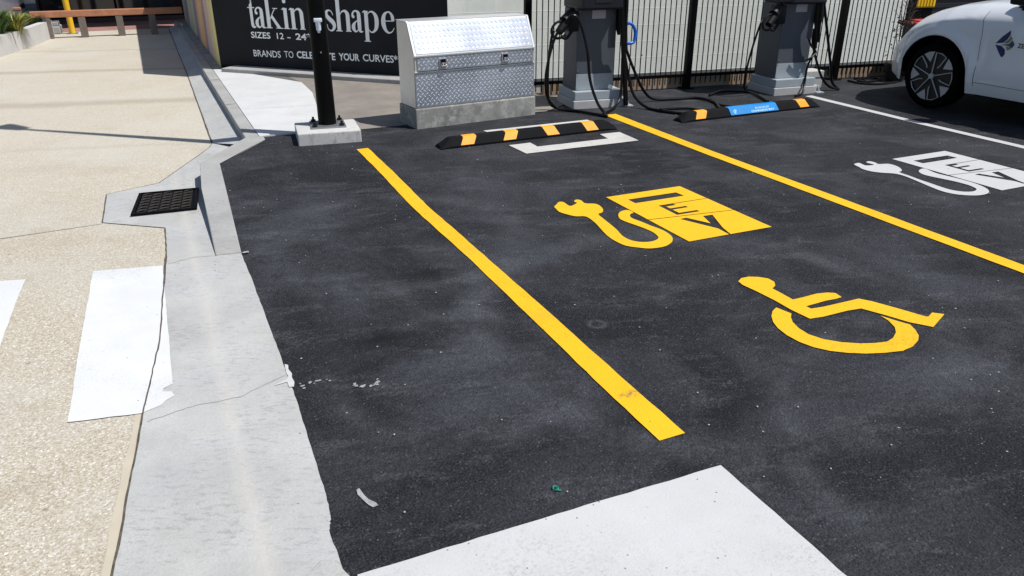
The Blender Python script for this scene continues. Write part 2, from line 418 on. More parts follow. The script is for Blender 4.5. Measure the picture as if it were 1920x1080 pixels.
# ------------------------------------------------------------------ the ground
LOW = -.12
def zdrive(x, y):
    if y <= 4.25: return 0
    if y <= 6.2: return LOW*(y-4.25)/1.95
    return LOW
CUTS = (4.25, 4.7, 5.2, 5.7, 6.2)
sheet('ground', [[rect(-220, 220, -60, 260)]], -.20, plain('far_ground', (.10, .10, .10), .9), kind='structure')
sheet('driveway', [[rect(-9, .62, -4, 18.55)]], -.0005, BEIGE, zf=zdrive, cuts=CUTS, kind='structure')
sheet('car_park', [[[(.2, -4), (14, -4), (14, 7.05), (.76, 7.05), (.76, 6.96), (.30, 6.30), (.25, 5.3), (.2, 4.2)]], [rect(3.3, 16, 7.05, 10.2)]], 0, ASPH, kind='structure')
sheet('red_pavement', [[rect(-14, 6, 18.55, 20.42)]], LOW+.002, PINK, kind='structure')
sheet('street', [[rect(-40, 30, 20.42, 60)]], LOW-.03, ASPH, kind='structure')

# concrete apron between drive and bay, near part (its right edge is ragged)
ap_r = [(.262, -1), (.256, 1.6), (.252, 1.84), (.272, 1.90), (.282, 2.05), (.288, 2.3), (.297, 2.6), (.300, 2.9), (.300, 3.3), (.302, 3.8), (.299, 4.23)]
ap_rj = []
for a, b in zip(ap_r, ap_r[1:]):
    for k in range(8):
        t_ = k/8; ap_rj.append((a[0]+(b[0]-a[0])*t_+random.uniform(-.002, .002), a[1]+(b[1]-a[1])*t_))
ap = ap_rj + [(.299, 4.25), (.17, 4.27), (.20, 4.9), (.21, 5.6), (.26, 6.31), (.62, 6.98), (.69, 7.10), (.425, 7.52), (.385, 7.35), (-.07, 6.35), (-.432, 6.20), (-.434, 5.356), (-.069, 5.014), (-.083, 4.385), (-.155, 3.33), (-.235, 2.74), (-.33, 1.91), (-.52, -1)]
sheet('concrete_apron', [[ap]], .0022, CONC, zf=zdrive, cuts=CUTS, kind='structure')
# narrow shrinkage joints cut in the apron and its edge
def strip(name, pts, w, z, mat, zf=None, **kw):
    P = [Vector(p) for p in pts]; L = []; Rr = []
    for i, p in enumerate(P):
        d = (P[min(i+1, len(P)-1)]-P[max(i-1, 0)]).normalized(); n = Vector((-d.y, d.x))*w/2*random.uniform(.75, 1.25)
        L.append(p+n); Rr.append(p-n)
    poly = [(v.x, v.y) for v in L+Rr[::-1]]
    return sheet(name, [[poly]], z, mat, zf=zf, cuts=CUTS if zf else (), **kw)
def dens(pts, n=10, amp=.002):
    out = []
    for a, b in zip(pts, pts[1:]):
        for k in range(n): out.append((a[0]+(b[0]-a[0])*k/n+random.uniform(-amp, amp), a[1]+(b[1]-a[1])*k/n+random.uniform(-amp, amp)))
    return out+[pts[-1]]
strip('expansion_joint', dens([(-.069, 5.014), (-.083, 4.385), (-.155, 3.33), (-.235, 2.74), (-.33, 1.91), (-.52, -1)], 14), .007, .0035, JOINT, zf=zdrive, kind='structure')
strip('expansion_joint', dens([(-.432, 6.2), (-.434, 5.356)], 6, .001), .008, .0035, JOINT, zf=zdrive, kind='structure')
strip('expansion_joint', dens([(-.434, 5.356), (-.069, 5.014)], 6, .001), .006, .0035, JOINT, zf=zdrive, kind='structure')
strip('expansion_joint', dens([(.425, 7.52), (.385, 7.35), (-.07, 6.35), (-.432, 6.20)], 8, .001), .006, .0035, JOINT, zf=zdrive, kind='structure')
strip('apron_crack', dens([(-.22, 2.68), (-.05, 2.72), (.1, 2.71), (.29, 2.80)], 10, .004), .0045, .0035, plain('crack_shade', (.30, .30, .29), .9), zf=zdrive, kind='structure')
strip('apron_crack', dens([(-.08, 4.25), (.05, 4.30), (.17, 4.27)], 8, .003), .004, .0035, bpy.data.materials['crack_shade'], zf=zdrive, kind='structure')
strip('expansion_joint', dens([(-9, 5.1), (-4, 5.0), (-.44, 5.33)], 20, .004), .008, .002, plain('faint_joint', (.22, .19, .15), .9), zf=zdrive, kind='structure')
strip('path_margin', dens([(-.092, 4.60), (-.100, 4.385), (-.172, 3.33), (-.252, 2.74), (-.348, 1.91), (-.54, -1)], 8, .001), .026, .0012, plain('mortar_margin', (.47, .42, .33), .85, var=.08), zf=zdrive, kind='structure')
# nearest corner slab
MBc = MB(); MBc.prism([(-.04, 1.0), (.262, 1.0), (.268, 1.45), (.262, 1.62), (.235, 1.70), (.20, 1.712), (.08, 1.60), (-.04, 1.50)], -.02, .022, bev=.006)
MBc.build('corner_slab', CONC, kind='structure')

# kerb along the bay (its top level with the asphalt, its face showing to the drive)
kb = MB()
kb.prism([(.165, 4.27), (.30, 4.25), (.345, 5.3), (.377, 6.25), (.83, 6.94), (.83, 7.06), (.68, 7.06), (.243, 6.32), (.20, 5.6)], -.16, .010, bev=.008)
kerb = kb.build('kerb', CONC_G, kind='structure')
# kerb and gutter running on past the building
kf = MB(); kf.box(.68, .80, 7.07, 18.5, -.16, .004, bev=.012)
kf.build('kerb', CONC_G, kind='structure')
sheet('gutter', [[[(.427, 7.522), (.69, 7.102), (.69, 18.5), (.56, 18.5), (.487, 11.3)]]], LOW+.003, CONC, zf=lambda x, y: .05 if x > .6 else 0, kind='structure')
strip('expansion_joint', dens([(.425, 7.52), (.487, 11.3), (.56, 18.5)], 20), .012, LOW+.006, JOINT, kind='structure')
for yy in (8.7, 10.4, 12.2, 14): strip('expansion_joint', [(.69, yy), (.79, yy)], .012, .006, JOINT, kind='structure')
# footpath slab in front of the black wall, strip beside the mural, old bitumen patch
fp = [(.80, 7.06), (1.45, 7.06), (1.50, 7.9), (1.66, 9.0), (1.68, 9.75), (.92, 11.25), (.80, 11.25)]
sheet('footpath', [[fp]], .009, CONC_W, th=.1, kind='structure')
sheet('footpath', [[[(.80, 11.25), (.915, 11.25), (.93, 18.5), (.80, 18.5)]]], .004, CONC_D, kind='structure')
sheet('old_paving', [[[(1.45, 6.97), (3.6, 6.97), (4.6, 7.7), (3.6, 9.0), (1.6, 10.4), (1.68, 9.75), (1.66, 9.0), (1.5, 7.9)]]], .004, OLD, kind='structure')
strip('apron_crack', dens([(.80, 8.35), (1.55, 8.25)], 10, .01), .006, .014, plain('thin_crack', (.45, .45, .44), .9), kind='structure')

# drain grate set in the concrete pit
gr = empty('drain_grate', (-.034, 5.70, zdrive(0, 5.70)+.009), R(-5), 'black iron drain grate set in the concrete gutter beside the kerb', 'drain grate')
gw, gh = .205, .315
f = MB()
for (a, b, c, d) in ((-gw, gw, -gh, -gh+.022), (-gw, gw, gh-.022, gh), (-gw, -gw+.022, -gh+.022, gh-.022), (gw-.022, gw, -gh+.022, gh-.022)): f.box(a, b, c, d, 0, .012, bev=.002)
f.build('frame', BLACK, gr)
f = MB()
for i in range(14):
    y0 = -gh+.03+i*(2*gh-.06)/14
    for k in range(5):
        x0 = -gw+.03+k*.069
        a = (x0, y0) ; sg = .02 if (i+k) % 2 else -.006
        f.tube([(x0, y0+.006, .006), (x0+.032, y0+sg+.006, .008), (x0+.062, y0+.006, .006)], .0045, 5, 2)
f.build('grille', plain('cast_iron', (.045, .04, .038), .7, .1, spec=.15), gr)
f = MB(); f.box(-gw+.022, gw-.022, -gh+.022, gh-.022, -.004, .001); f.build('recess', BLACK, gr)
gr.rotation_euler[0] = -math.atan(.12/1.95)

# ------------------------------------------------------------------ painted markings
zp = .0045
def wavy(x0, x1, pts, w0):  # painted line with gently drifting edges: pts = (y, left, right)
    L = []; Rr = []
    n = 60
    for i in range(n+1):
        t_ = i/n; y = x0+(x1-x0)*t_
        for (a, b) in zip(pts, pts[1:]):
            if min(a[0], b[0]) <= y <= max(a[0], b[0]):
                k = (y-a[0])/(b[0]-a[0]); l = a[1]+(b[1]-a[1])*k; r = a[2]+(b[2]-a[2])*k
        L.append((l+random.uniform(-w0, w0), y)); Rr.append((r+random.uniform(-w0, w0), y))
    return L+Rr[::-1]
G1 = 'painted bay lines on the asphalt'
sheet('bay_line', [[wavy(1.80, 6.26, [(6.27, 1.468, 1.566), (5.5, 1.45, 1.548), (4.6, 1.415, 1.515), (3.6, 1.423, 1.516), (2.9, 1.413, 1.515), (2.2, 1.40, 1.508), (1.79, 1.398, 1.509)], .0018)]],
      zp, YEL, label='yellow painted bay line nearest the concrete apron, ending by the white painted patch', cat='painted line', group=G1)
sheet('bay_line', [[wavy(-2, 6.57, [(6.58, 4.05, 4.18), (5, 4.01, 4.12), (2.2, 3.984, 4.09), (-2.1, 3.95, 4.06)], .0018)]],
      zp, YEL, label='yellow painted bay line starting at the left charger base and running to the right edge', cat='painted line', group=G1)
sheet('bay_line', [[wavy(-2, 6.50, [(6.58, 6.60, 6.70), (5, 6.54, 6.63), (-2.1, 6.5, 6.6)], .0018)]],
      zp, WHT, label='white painted bay line between the right wheel stop and the white car', cat='painted line', group=G1)
def ev_body(dx, dy, sx=1):
    w = [(2.675, 4.268), (3.281, 4.268), (3.281, 3.966), (2.893, 3.968), (2.893, 3.762), (3.066, 3.760), (3.066, 3.787), (2.928, 3.790), (2.928, 3.860), (3.05, 3.860), (3.05, 3.887), (2.928, 3.887), (2.928, 3.93), (3.003, 3.93), (3.003, 3.958), (3.281, 3.958), (3.281, 3.694), (2.675, 3.766)]
    win = [(2.781, 4.160), (3.168, 4.158), (3.174, 4.073), (2.783, 4.073)]
    low = [(2.675, 3.345), (2.962, 3.343), (2.968, 3.452), (2.862, 3.690), (2.912, 3.694), (2.985, 3.545), (3.028, 3.676), (3.098, 3.671), (3.004, 3.452), (2.974, 3.343), (3.283, 3.338), (3.281, 3.686), (2.675, 3.757)]
    f = lambda P: [(x*sx+dx, y+dy) for x, y in P]
    return [[f(w), f(win)], [f(low)]]
PLUG = [(2.301, 4.275), (2.336, 4.309), (2.362, 4.291), (2.362, 4.203), (2.435, 4.242), (2.431, 4.274), (2.463, 4.305), (2.487, 4.279), (2.479, 4.213), (2.535, 4.176), (2.541, 4.12), (2.52, 4.049), (2.486, 4.004), (2.447, 3.986), (2.432, 3.906), (2.419, 3.808), (2.401, 3.691), (2.376, 3.594), (2.376, 3.524), (2.397, 3.475), (2.438, 3.445), (2.487, 3.438), (2.534, 3.456), (2.558, 3.486), (2.573, 3.551), (2.568, 3.626), (2.55, 3.709), (2.528, 3.791), (2.524, 3.85), (2.547, 3.907), (2.586, 3.957), (2.629, 3.979), (2.663, 3.972), (2.668, 3.919), (2.639, 3.905), (2.613, 3.876), (2.6, 3.829), (2.615, 3.751), (2.629, 3.66), (2.646, 3.577), (2.643, 3.494), (2.622, 3.433), (2.582, 3.383), (2.519, 3.345), (2.462, 3.339), (2.402, 3.351), (2.357, 3.387), (2.307, 3.443), (2.292, 3.529), (2.295, 3.619), (2.317, 3.729), (2.346, 3.854), (2.353, 3.977), (2.297, 4.009), (2.264, 4.065), (2.243, 4.13), (2.252, 4.19), (2.262, 4.235)]
WPLUG = [(4.855, 4.174), (4.905, 4.193), (4.926, 4.184), (4.913, 4.117), (4.964, 4.1), (4.992, 4.111), (4.99, 4.179), (5.037, 4.194), (5.051, 4.151), (5.037, 4.102), (5.111, 4.077), (5.119, 4.013), (5.091, 3.946), (5.04, 3.89), (4.991, 3.87), (4.981, 3.777), (4.963, 3.665), (4.955, 3.564), (4.946, 3.48), (4.947, 3.405), (4.977, 3.348), (5.017, 3.32), (5.066, 3.314), (5.116, 3.332), (5.143, 3.364), (5.163, 3.43), (5.157, 3.522), (5.134, 3.612), (5.112, 3.689), (5.104, 3.748), (5.123, 3.8), (5.156, 3.836), (5.217, 3.865), (5.253, 3.859), (5.237, 3.798), (5.22, 3.736), (5.23, 3.656), (5.245, 3.557), (5.246, 3.463), (5.228, 3.372), (5.186, 3.295), (5.128, 3.249), (5.062, 3.233), (4.995, 3.24), (4.929, 3.276), (4.883, 3.327), (4.864, 3.407), (4.883, 3.521), (4.917, 3.659), (4.943, 3.795), (4.925, 3.864), (4.865, 3.914), (4.819, 3.977), (4.812, 4.052), (4.832, 4.102)]
def sm(P, n=3):
    V = [Vector((*p, 0)) for p in P]; N = len(V); out = []
    for i in range(N):
        a, b, c, d = V[i-1], V[i], V[(i+1) % N], V[(i+2) % N]
        for k in range(n):
            t_ = k/n
            q = .5*((2*b)+(c-a)*t_+(2*a-5*b+4*c-d)*t_*t_+(3*b-a-3*c+d)*t_**3); out.append((q.x, q.y))
    return out
def ev_mark(col_mat, body, plug, label):
    e = empty('ev_charging_marking', (body[0][0][0][0], 3.3, 0), 0, label, 'painted symbol', 'painted pump and plug symbols')
    off = e.location
    sh = lambda rings: [[(x-off.x, y-off.y) for x, y in r] for r in rings]
    tag(sheet('pump_symbol', [sh(r) for r in body], zp, col_mat, e), label='painted pump body with EV cut out')
    tag(sheet('plug_symbol', [sh([sm(plug)])], zp, col_mat, e), label='painted plug on a curling cord')
ev_mark(YEL, ev_body(0, 0), PLUG, 'yellow painted pump and plug symbol reading EV in the middle bay')
ev_mark(WHT, ev_body(2.585, -.1, 1), WPLUG, 'white painted pump and plug symbol reading EV in the right bay')
BODY = [(2.558, 2.775), (2.598, 2.8), (2.645, 2.799), (2.689, 2.775), (2.721, 2.738), (2.72, 2.692), (2.693, 2.655), (2.654, 2.632), (2.655, 2.559), (2.653, 2.49), (2.722, 2.489), (2.805, 2.493), (2.865, 2.481), (2.899, 2.459), (2.89, 2.411), (2.847, 2.408), (2.788, 2.413), (2.722, 2.409), (2.657, 2.406), (2.659, 2.376), (2.726, 2.367), (2.842, 2.365), (2.952, 2.363), (2.987, 2.313), (3.032, 2.211), (3.081, 2.089), (3.091, 2.084), (3.143, 2.106), (3.18, 2.07), (3.02, 2.001), (2.961, 2.082), (2.921, 2.183), (2.876, 2.278), (2.801, 2.288), (2.648, 2.288), (2.576, 2.298), (2.565, 2.405), (2.567, 2.522), (2.559, 2.643), (2.548, 2.73)]
WHEEL = [(2.518, 2.455), (2.475, 2.432), (2.434, 2.394), (2.398, 2.342), (2.375, 2.286), (2.364, 2.22), (2.368, 2.15), (2.389, 2.086), (2.427, 2.033), (2.484, 1.987), (2.549, 1.95), (2.625, 1.922), (2.71, 1.902), (2.78, 1.911), (2.849, 1.94), (2.89, 1.971), (2.922, 2.014), (2.945, 2.062), (2.921, 2.114), (2.897, 2.183), (2.89, 2.135), (2.862, 2.074), (2.823, 2.034), (2.768, 2.002), (2.716, 1.989), (2.657, 2.002), (2.597, 2.026), (2.533, 2.068), (2.482, 2.122), (2.457, 2.184), (2.46, 2.247), (2.479, 2.305), (2.507, 2.347), (2.537, 2.375)]
wc = empty('wheelchair_marking', (2.7, 2.3, 0), 0, 'yellow painted wheelchair symbol in the middle bay', 'painted symbol')
sheet('figure_symbol', [[[(x-2.7, y-2.3) for x, y in BODY]]], zp, YEL, wc)
sheet('wheel_symbol', [[[(x-2.7, y-2.3) for x, y in WHEEL]]], zp, YEL, wc)
sheet('white_patch_marking', [[jag([(-.6, -1), (1.505, -1), (1.505, 1.60), (.9, 1.618), (.284, 1.631), (.24, 1.0)], .05, .002)]], zp, WHT,
      label='large white painted patch at the bottom edge of the photo', cat='painted patch')
om = empty('outline_marking', (0, 0, 0), 0, 'worn white painted rectangle partly hidden under the left wheel stop', 'painted outline')
sheet('front_edge', [[jag([(2.69, 5.54), (3.77, 5.535), (3.79, 5.877), (3.585, 5.88), (3.565, 5.706), (2.875, 5.708), (2.88, 5.86), (2.675, 5.855)], .1, .003)]], zp, WHT2, om)
sheet('back_edge', [[jag([(2.70, 6.385), (3.785, 6.395), (3.785, 6.455), (2.69, 6.447)], .1, .003)]], zp, WHT2, om)
st = [(-.444, 4.32), (-.108, 4.235), (-.118, 3.9), (-.13, 3.5), (-.145, 3.2), (-.13, 2.80), (-.165, 2.765), (-.485, 2.80), (-.47, 3.5)]
zs = [(-.444, 4.32), (-.108, 4.235), (-.112, 3.9), (-.118, 3.4), (-.124, 2.92), (-.160, 2.895), (-.163, 2.875), (-.130, 2.86), (-.122, 2.825), (-.155, 2.80), (-.17, 2.775), (-.24, 2.745), (-.485, 2.795), (-.468, 3.5)]
zs2 = [(-1.10, 4.47), (-.759, 4.36), (-.775, 3.9), (-.785, 3.5), (-.80, 2.87), (-1.14, 2.93), (-1.12, 3.5)]
GZ = 'white zebra crossing stripes'
sheet('crossing_stripe', [[jag(zs, .05, .002)]], .0042, WHTZ, zf=zdrive, cuts=CUTS, label='complete white crossing stripe lapping onto the concrete apron', cat='painted stripe', group=GZ)
sheet('crossing_stripe', [[jag(zs2, .05, .002)]], .0015, WHTZ, zf=zdrive, cuts=CUTS, label='white crossing stripe cut off by the left edge of the photo', cat='painted stripe', group=GZ)
strip('expansion_joint', dens([(-.088, 4.36), (-.155, 3.33), (-.235, 2.74)], 14), .006, .0055, JOINT, kind='structure')
# paint spills and scraps on the asphalt
def blob(name, x, y, r, z, mat, el=1, rot=0, n=14, label=None, cat=None, group=None):
    P = []
    for i in range(n):
        a = 2*math.pi*i/n; q = r*random.uniform(.6, 1.25)
        px, py = q*math.cos(a)*el, q*math.sin(a)/el
        P.append((x+px*math.cos(rot)-py*math.sin(rot), y+px*math.sin(rot)+py*math.cos(rot)))
    return [P]
SPOT = plain('thin_white_spill', (.30, .30, .32), .8, var=.4, scale=60)
sheet('paint_spill', [[[(.372, 1.985), (.382, 1.99), (.388, 1.95), (.395, 1.925), (.412, 1.90), (.415, 1.885), (.398, 1.882), (.388, 1.90), (.378, 1.93), (.37, 1.96)]]], zp, SPOT, label='small pale streak of paint above the white patch near the apron', cat='paint spill')
sp = [blob('', .583+random.uniform(-.06, .05), 2.60+random.uniform(-.03, .02), random.uniform(.004, .011), 0, None, 1.3, .5) for _ in range(9)]
sheet('paint_spill', sp, zp, SPOT, label='splash of white specks in the middle of the near bay', cat='paint spill')
sp = [blob('', .40+random.uniform(-.07, .05), 2.69+random.uniform(-.025, .02), random.uniform(.003, .008), 0, None, 1.2, .5) for _ in range(10)]
sheet('paint_spill', sp, zp, SPOT, label='trail of white specks beside the apron edge', cat='paint spill')
sp = [[[(.288, 2.70), (.306, 2.695), (.314, 2.73), (.311, 2.77), (.317, 2.80), (.310, 2.84), (.315, 2.875), (.303, 2.89), (.300, 2.85), (.297, 2.81), (.300, 2.785), (.292, 2.765), (.265, 2.752), (.235, 2.735), (.262, 2.738), (.288, 2.742)]]]
sheet('paint_spill', sp, .0055, plain('white_spill', (.50, .50, .50), .8, var=.2), label='white dribble running over the apron edge beside a crack', cat='paint spill')
sp = [blob('', .322, 4.23, .018, 0, None, 1.2)]
sheet('paint_spill', sp, zp+.008, SPOT, label='pale blob of paint beside the low end of the kerb', cat='paint spill')
f = MB(); f.tube([(.94, 1.722, .007), (.948, 1.733, .010), (.957, 1.726, .007), (.953, 1.714, .009), (.945, 1.717, .007), (.962, 1.708, .006)], .0022, 5, 4)
f.build('plastic_scrap', plain('green_scrap', (.0, .28, .17), .5), label='tiny curled green plastic scrap on the asphalt above the white patch', cat='scrap')
# loose grit
gt = MB()
for _ in range(260):
    x = random.uniform(.35, 6.5); y = random.uniform(1.2, 6.8); r = random.uniform(.0015, .0042)
    if y > 5.5 and random.random() < .3: continue
    M = Matrix.Translation((x, y, r*.6+.0045))@Matrix.Rotation(random.random()*6, 4, 'Z')@Matrix.Diagonal((r*random.uniform(.8, 1.6), r, r*.7, 1))
    t_ = bmesh.new(); bmesh.ops.create_icosphere(t_, subdivisions=1, radius=1); gt.add(t_, M)
gt.build('loose_grit', plain('pale_grit', (.40, .40, .38), .9, var=.4, scale=30), label='loose pale grit scattered over the asphalt', cat='grit', kind='stuff')

# ------------------------------------------------------------------ lamp post on its concrete plinth
pl = empty('plinth_block', (1.345, 6.78, 0), R(-7), 'pale cast concrete block carrying the black lamp post', 'concrete block')
f = MB(); f.box(-.265, .265, -.235, .235, -.02, .102, bev=.010); f.build('block', CONC_B, pl)
lp = empty('lamp_post', (1.362, 6.83, .102), R(-8), 'tall black lamp post bolted to the concrete block in front of the black wall', 'lamp post')
f = MB(); f.box(-.15, .15, -.15, .15, 0, .014, bev=.003); f.build('base_plate', STEEL, lp)
for sx in (-1, 1):
    for sy in (-1, 1):
        f = MB(); f.cyl((sx*.115, sy*.115, .014), (sx*.115, sy*.115, .032), .022, n=6); f.cyl((sx*.115, sy*.115, .032), (sx*.115, sy*.115, .055), .010, n=10)
        f.build('bolt', DARKP, lp)
f = MB(); f.cyl((0, 0, .014), (0, 0, 5.3), .078, .034, n=28); f.build('pole', BLACK, lp, smooth=True)
f = MB(); f.tube([(0, 0, 5.26), (-.06, .03, 5.35), (-.22, .14, 5.39)], .03, 10, 6); f.build('arm', BLACK, lp, smooth=True)
f = MB(); f.prism([(-.50, .28), (-.42, .18), (-.20, .06), (-.14, .18), (-.36, .42)], 5.35, 5.44, bev=.015); f.build('lamp_head', BLACK, lp)
f = MB(); f.box(-.033, .033, -.104, -.058, .87, .900, bev=.006); f.cyl((0, -.082, .872), (0, -.078, .805), .023, .019, n=16); f.cyl((0, -.078, .806), (0, -.076, .785), .014, .010, n=12)
f.build('cable_socket', plain('white_fitting', (.62, .68, .78), .4), lp, smooth=True)
tag(bpy.data.objects['cable_socket'], label='small white T-shaped fitting on the near side of the pole')
f = MB(); f.box(-.006, .006, -.0795, -.070, .62, .633, bev=.001); f.build('screw', STEEL, lp)

# ------------------------------------------------------------------ aluminium tool box on its concrete base
tb = empty('toolbox_base', (2.16, 6.76, 0), R(6), 'stained grey concrete base under the aluminium tool box', 'concrete base')
f = MB(); f.box(-.0, 1.29, .0, .385, -.02, .182, bev=.01); f.build('block', CONC_D, tb)
bx = empty('tool_box', (2.16, 6.76, .182), R(6), 'silver chequer plate aluminium tool box with a sloping lid', 'tool box')
W_, x0, x1 = 1.27, .01, 1.28
prof = [(.015, .0), (.37, .0), (.37, .745), (.145, .745), (.015, .468)]
f = MB()
t_ = bmesh.new()
a_ = [t_.verts.new((x0, y, z)) for y, z in prof]; b_ = [t_.verts.new((x1, y, z)) for y, z in prof]
t_.faces.new(a_); t_.faces.new(b_[::-1])
for i in range(5): t_.faces.new((a_[i], b_[i], b_[(i+1) % 5], a_[(i+1) % 5]))
bmesh.ops.bevel(t_, geom=t_.edges[:], offset=.006, segments=2, affect='EDGES')
f.add(t_); f.build('body', ALUS, bx)
def tread(mb, u0, u1, v0, v1, fn, p=.046, L=.0185, w=.0062, h=.0030):
    nu = int((u1-u0)/p); nv = int((v1-v0)/p)
    for i in range(nu*2):
        for j in range(nv*2):
            if (i+j) % 2: continue
            u = u0+(i+.5)*(u1-u0)/(nu*2); v = v0+(j+.5)*(v1-v0)/(nv*2)
            s_ = 1 if i % 2 == 0 else -1
            du, dv = L*.7071, L*.7071*s_; pu, pv = -w*.7071*s_, w*.7071
            mb.faces([fn(u-du, v-dv, .0004), fn(u+pu, v+pv, .0004), fn(u+du, v+dv, .0004), fn(u-pu, v-pv, .0004), fn(u-du*.45, v-dv*.45, h), fn(u+du*.45, v+dv*.45, h)],
                     [(0, 3, 5, 4), (3, 2, 5), (2, 1, 4, 5), (1, 0, 4)])
# lid sloping sheet
import math as _m
sl0 = Vector((0, .015, .468)); sl1 = Vector((0, .145, .745)); sd = (sl1-sl0); sL = sd.length; sd.normalize(); sn = Vector((0, -sd.z, sd.y))
def slope(u, v, h): return Vector((x0+u, 0, 0))+sl0+sd*v+sn*h
f = MB()
def slab(mb, fn, u0, u1, v0, v1, h):
    mb.faces([fn(u, v, k) for k in (0.0005, h) for (u, v) in ((u0, v0), (u1, v0), (u1, v1), (u0, v1))], [(0, 1, 2, 3), (4, 7, 6, 5), (0, 4, 5, 1), (1, 5, 6, 2), (2, 6, 7, 3), (3, 7, 4, 0)])
slab(f, slope, .028, W_-.022, .012, sL-.02, .004)
tm = MB(); tread(tm, .034, W_-.028, .02, sL-.03, lambda u, v, h: slope(u, v, h+.0036))
def front(u, v, h): return Vector((x0+u, .015-h, v))
slab(f, front, .028, W_-.022, .332, .455, .006)
tm2 = MB(); tread(tm2, .034, W_-.028, .338, .45, lambda u, v, h: front(u, v, h+.0056))
lid = f.build('lid', ALU, bx); tm.build('tread_pattern', TREAD, lid); tm2.build('tread_pattern', TREAD, lid)
f = MB(); slab(f, front, .004, W_-.004, .012, .318, .003); tm = MB(); tread(tm, .012, W_-.012, .02, .312, lambda u, v, h: front(u, v, h+.0026))
fpn = f.build('front_panel', ALU, bx); tm.build('tread_pattern', TREAD, fpn)
f = MB()
f.box(x0-.004, x1+.004, .150, .374, .7455, .751, bev=.002)
f.box(x0, x1, .003, .0148, .319, .328, bev=.002)
f.box(x0, x1, .002, .0148, .456, .470, bev=.002)
for u in (x0+.002, x1-.02):
    a_ = [Vector((u, 0, 0))+sl0+sn*.0006, Vector((u+.018, 0, 0))+sl0+sn*.0006, Vector((u+.018, 0, 0))+sl1+sn*.0006, Vector((u, 0, 0))+sl1+sn*.0006]
    f.faces(a_+[p+sn*.006 for p in a_], [(0, 1, 2, 3), (4, 7, 6, 5), (0, 4, 5, 1), (1, 5, 6, 2), (2, 6, 7, 3), (3, 7, 4, 0)])
f.build('rim', plain('bright_aluminium', (.80, .81, .83), .32, .6, var=.05), bx)
f = MB(); f.box(x0+.03, x1-.02, -.0, .0146, .3285, .3315); f.build('lid_seam', BLACK, bx)
for u in (.28, .935):
    lt = empty('x', (0, 0, 0)); bpy.data.objects.remove(lt)
    f = MB(); f.box(x0+u-.038, x0+u+.038, -.0035, .0085, .352, .432, bev=.004); lat = f.build('latch', CHROME, bx, smooth=False)
    f = MB(); f.box(x0+u-.026, x0+u+.026, -.0055, -.0038, .372, .424, bev=.0006); f.build('recess', BLACK, lat)
    f = MB(); f.tube([(x0+u-.024, -.008, .378), (x0+u-.018, -.024, .371), (x0+u+.018, -.024, .371), (x0+u+.024, -.008, .378)], .005, 6, 4)
    f.box(x0+u-.02, x0+u+.02, -.013, -.006, .382, .398, bev=.002); f.build('handle', CHROME, lat)

# ------------------------------------------------------------------ wheel stops
def stop_body(L):
    """half-rounded rubber stop, tapering ends, along +X from 0 to L"""
    f = MB(); secs = []
    for x, k in ((0, .12), (.01, .35), (.09, .93), (.11, 1), (L-.11, 1), (L-.09, .93), (L-.01, .35), (L, .12)):
        secs.append([f.b.verts.new((x, y, z*k)) for y, z in ((0, .004), (0, .02), (.038, .083), (.052, .094), (.10, .094), (.114, .083), (.15, .02), (.15, .004))])
    for a, b in zip(secs, secs[1:]):
        for i in range(8): f.b.faces.new((a[i], a[(i+1) % 8], b[(i+1) % 8], b[i]))
    f.b.faces.new(secs[0]); f.b.faces.new(secs[-1][::-1])
    return f
sf0 = Vector((0, 0, .02)); sf1 = Vector((0, .038, .083)); sdn = (sf1-sf0).normalized(); snn = Vector((0, -sdn.z, sdn.y))
def sface(x, v, h): return Vector((x, 0, 0))+sf0+sdn*v+snn*h
def pad(f, xa, xb, xc, xd, v0=.003, v1=.075, h=.002):
    f.faces([sface(xa, v0, .0005), sface(xb, v0, .0005), sface(xc, v1, .0005), sface(xd, v1, .0005), sface(xa, v0, h), sface(xb, v0, h), sface(xc, v1, h), sface(xd, v1, h)],
            [(4, 7, 6, 5), (0, 4, 5, 1), (1, 5, 6, 2), (2, 6, 7, 3), (3, 7, 4, 0), (0, 1, 2, 3)])
    # the fold of the pad over the top
    a = [Vector((xd, .0535, .0946)), Vector((xc, .0535, .0946)), Vector((xc, .098, .0946)), Vector((xd, .098, .0946))]
    f.faces([sface(xd, v1, h), sface(xc, v1, h), a[1]+Vector((0, 0, .0015)), a[0]+Vector((0, 0, .0015))], [(0, 1, 2, 3)])
    f.faces([q+Vector((0, 0, k)) for k in (0, .0015) for q in a], [(4, 5, 6, 7), (0, 3, 2, 1), (0, 1, 5, 4), (1, 2, 6, 5), (2, 3, 7, 6), (3, 0, 4, 7)])
GS = 'rubber wheel stops at the head of the bays'
ws = empty('wheel_stop', (2.10, 5.955, 0), R(1.0), 'black rubber wheel stop with four orange stripes', 'wheel stop', GS); ws.scale = (1, 1, .88)
stop_body(1.74).build('body', RUB, ws)
for c, lean in ((.26, 1), (.655, 1), (1.055, -1), (1.46, -1)):
    f = MB(); d = .016*lean; pad(f, c-.062-d, c+.058-d, c+.062+d, c-.058+d); f.build('stripe', ORANGE, ws)
ws2 = empty('wheel_stop', (4.535, 5.955, 0), R(1.0), 'black rubber wheel stop with a blue sign strip between two orange stripes', 'wheel stop', GS); ws2.scale = (1, 1, .9)
stop_body(1.78).build('body', RUB, ws2)
for c, lean in ((.24, 1), (1.545, -1)):
    f = MB(); d = .016*lean; pad(f, c-.062-d, c+.058-d, c+.062+d, c-.058+d); f.build('stripe', ORANGE, ws2)
f = MB(); pad(f, .595, 1.205, 1.190, .585, .002, .076, .003); sign = f.build('sign_strip', BLUEP, ws2)

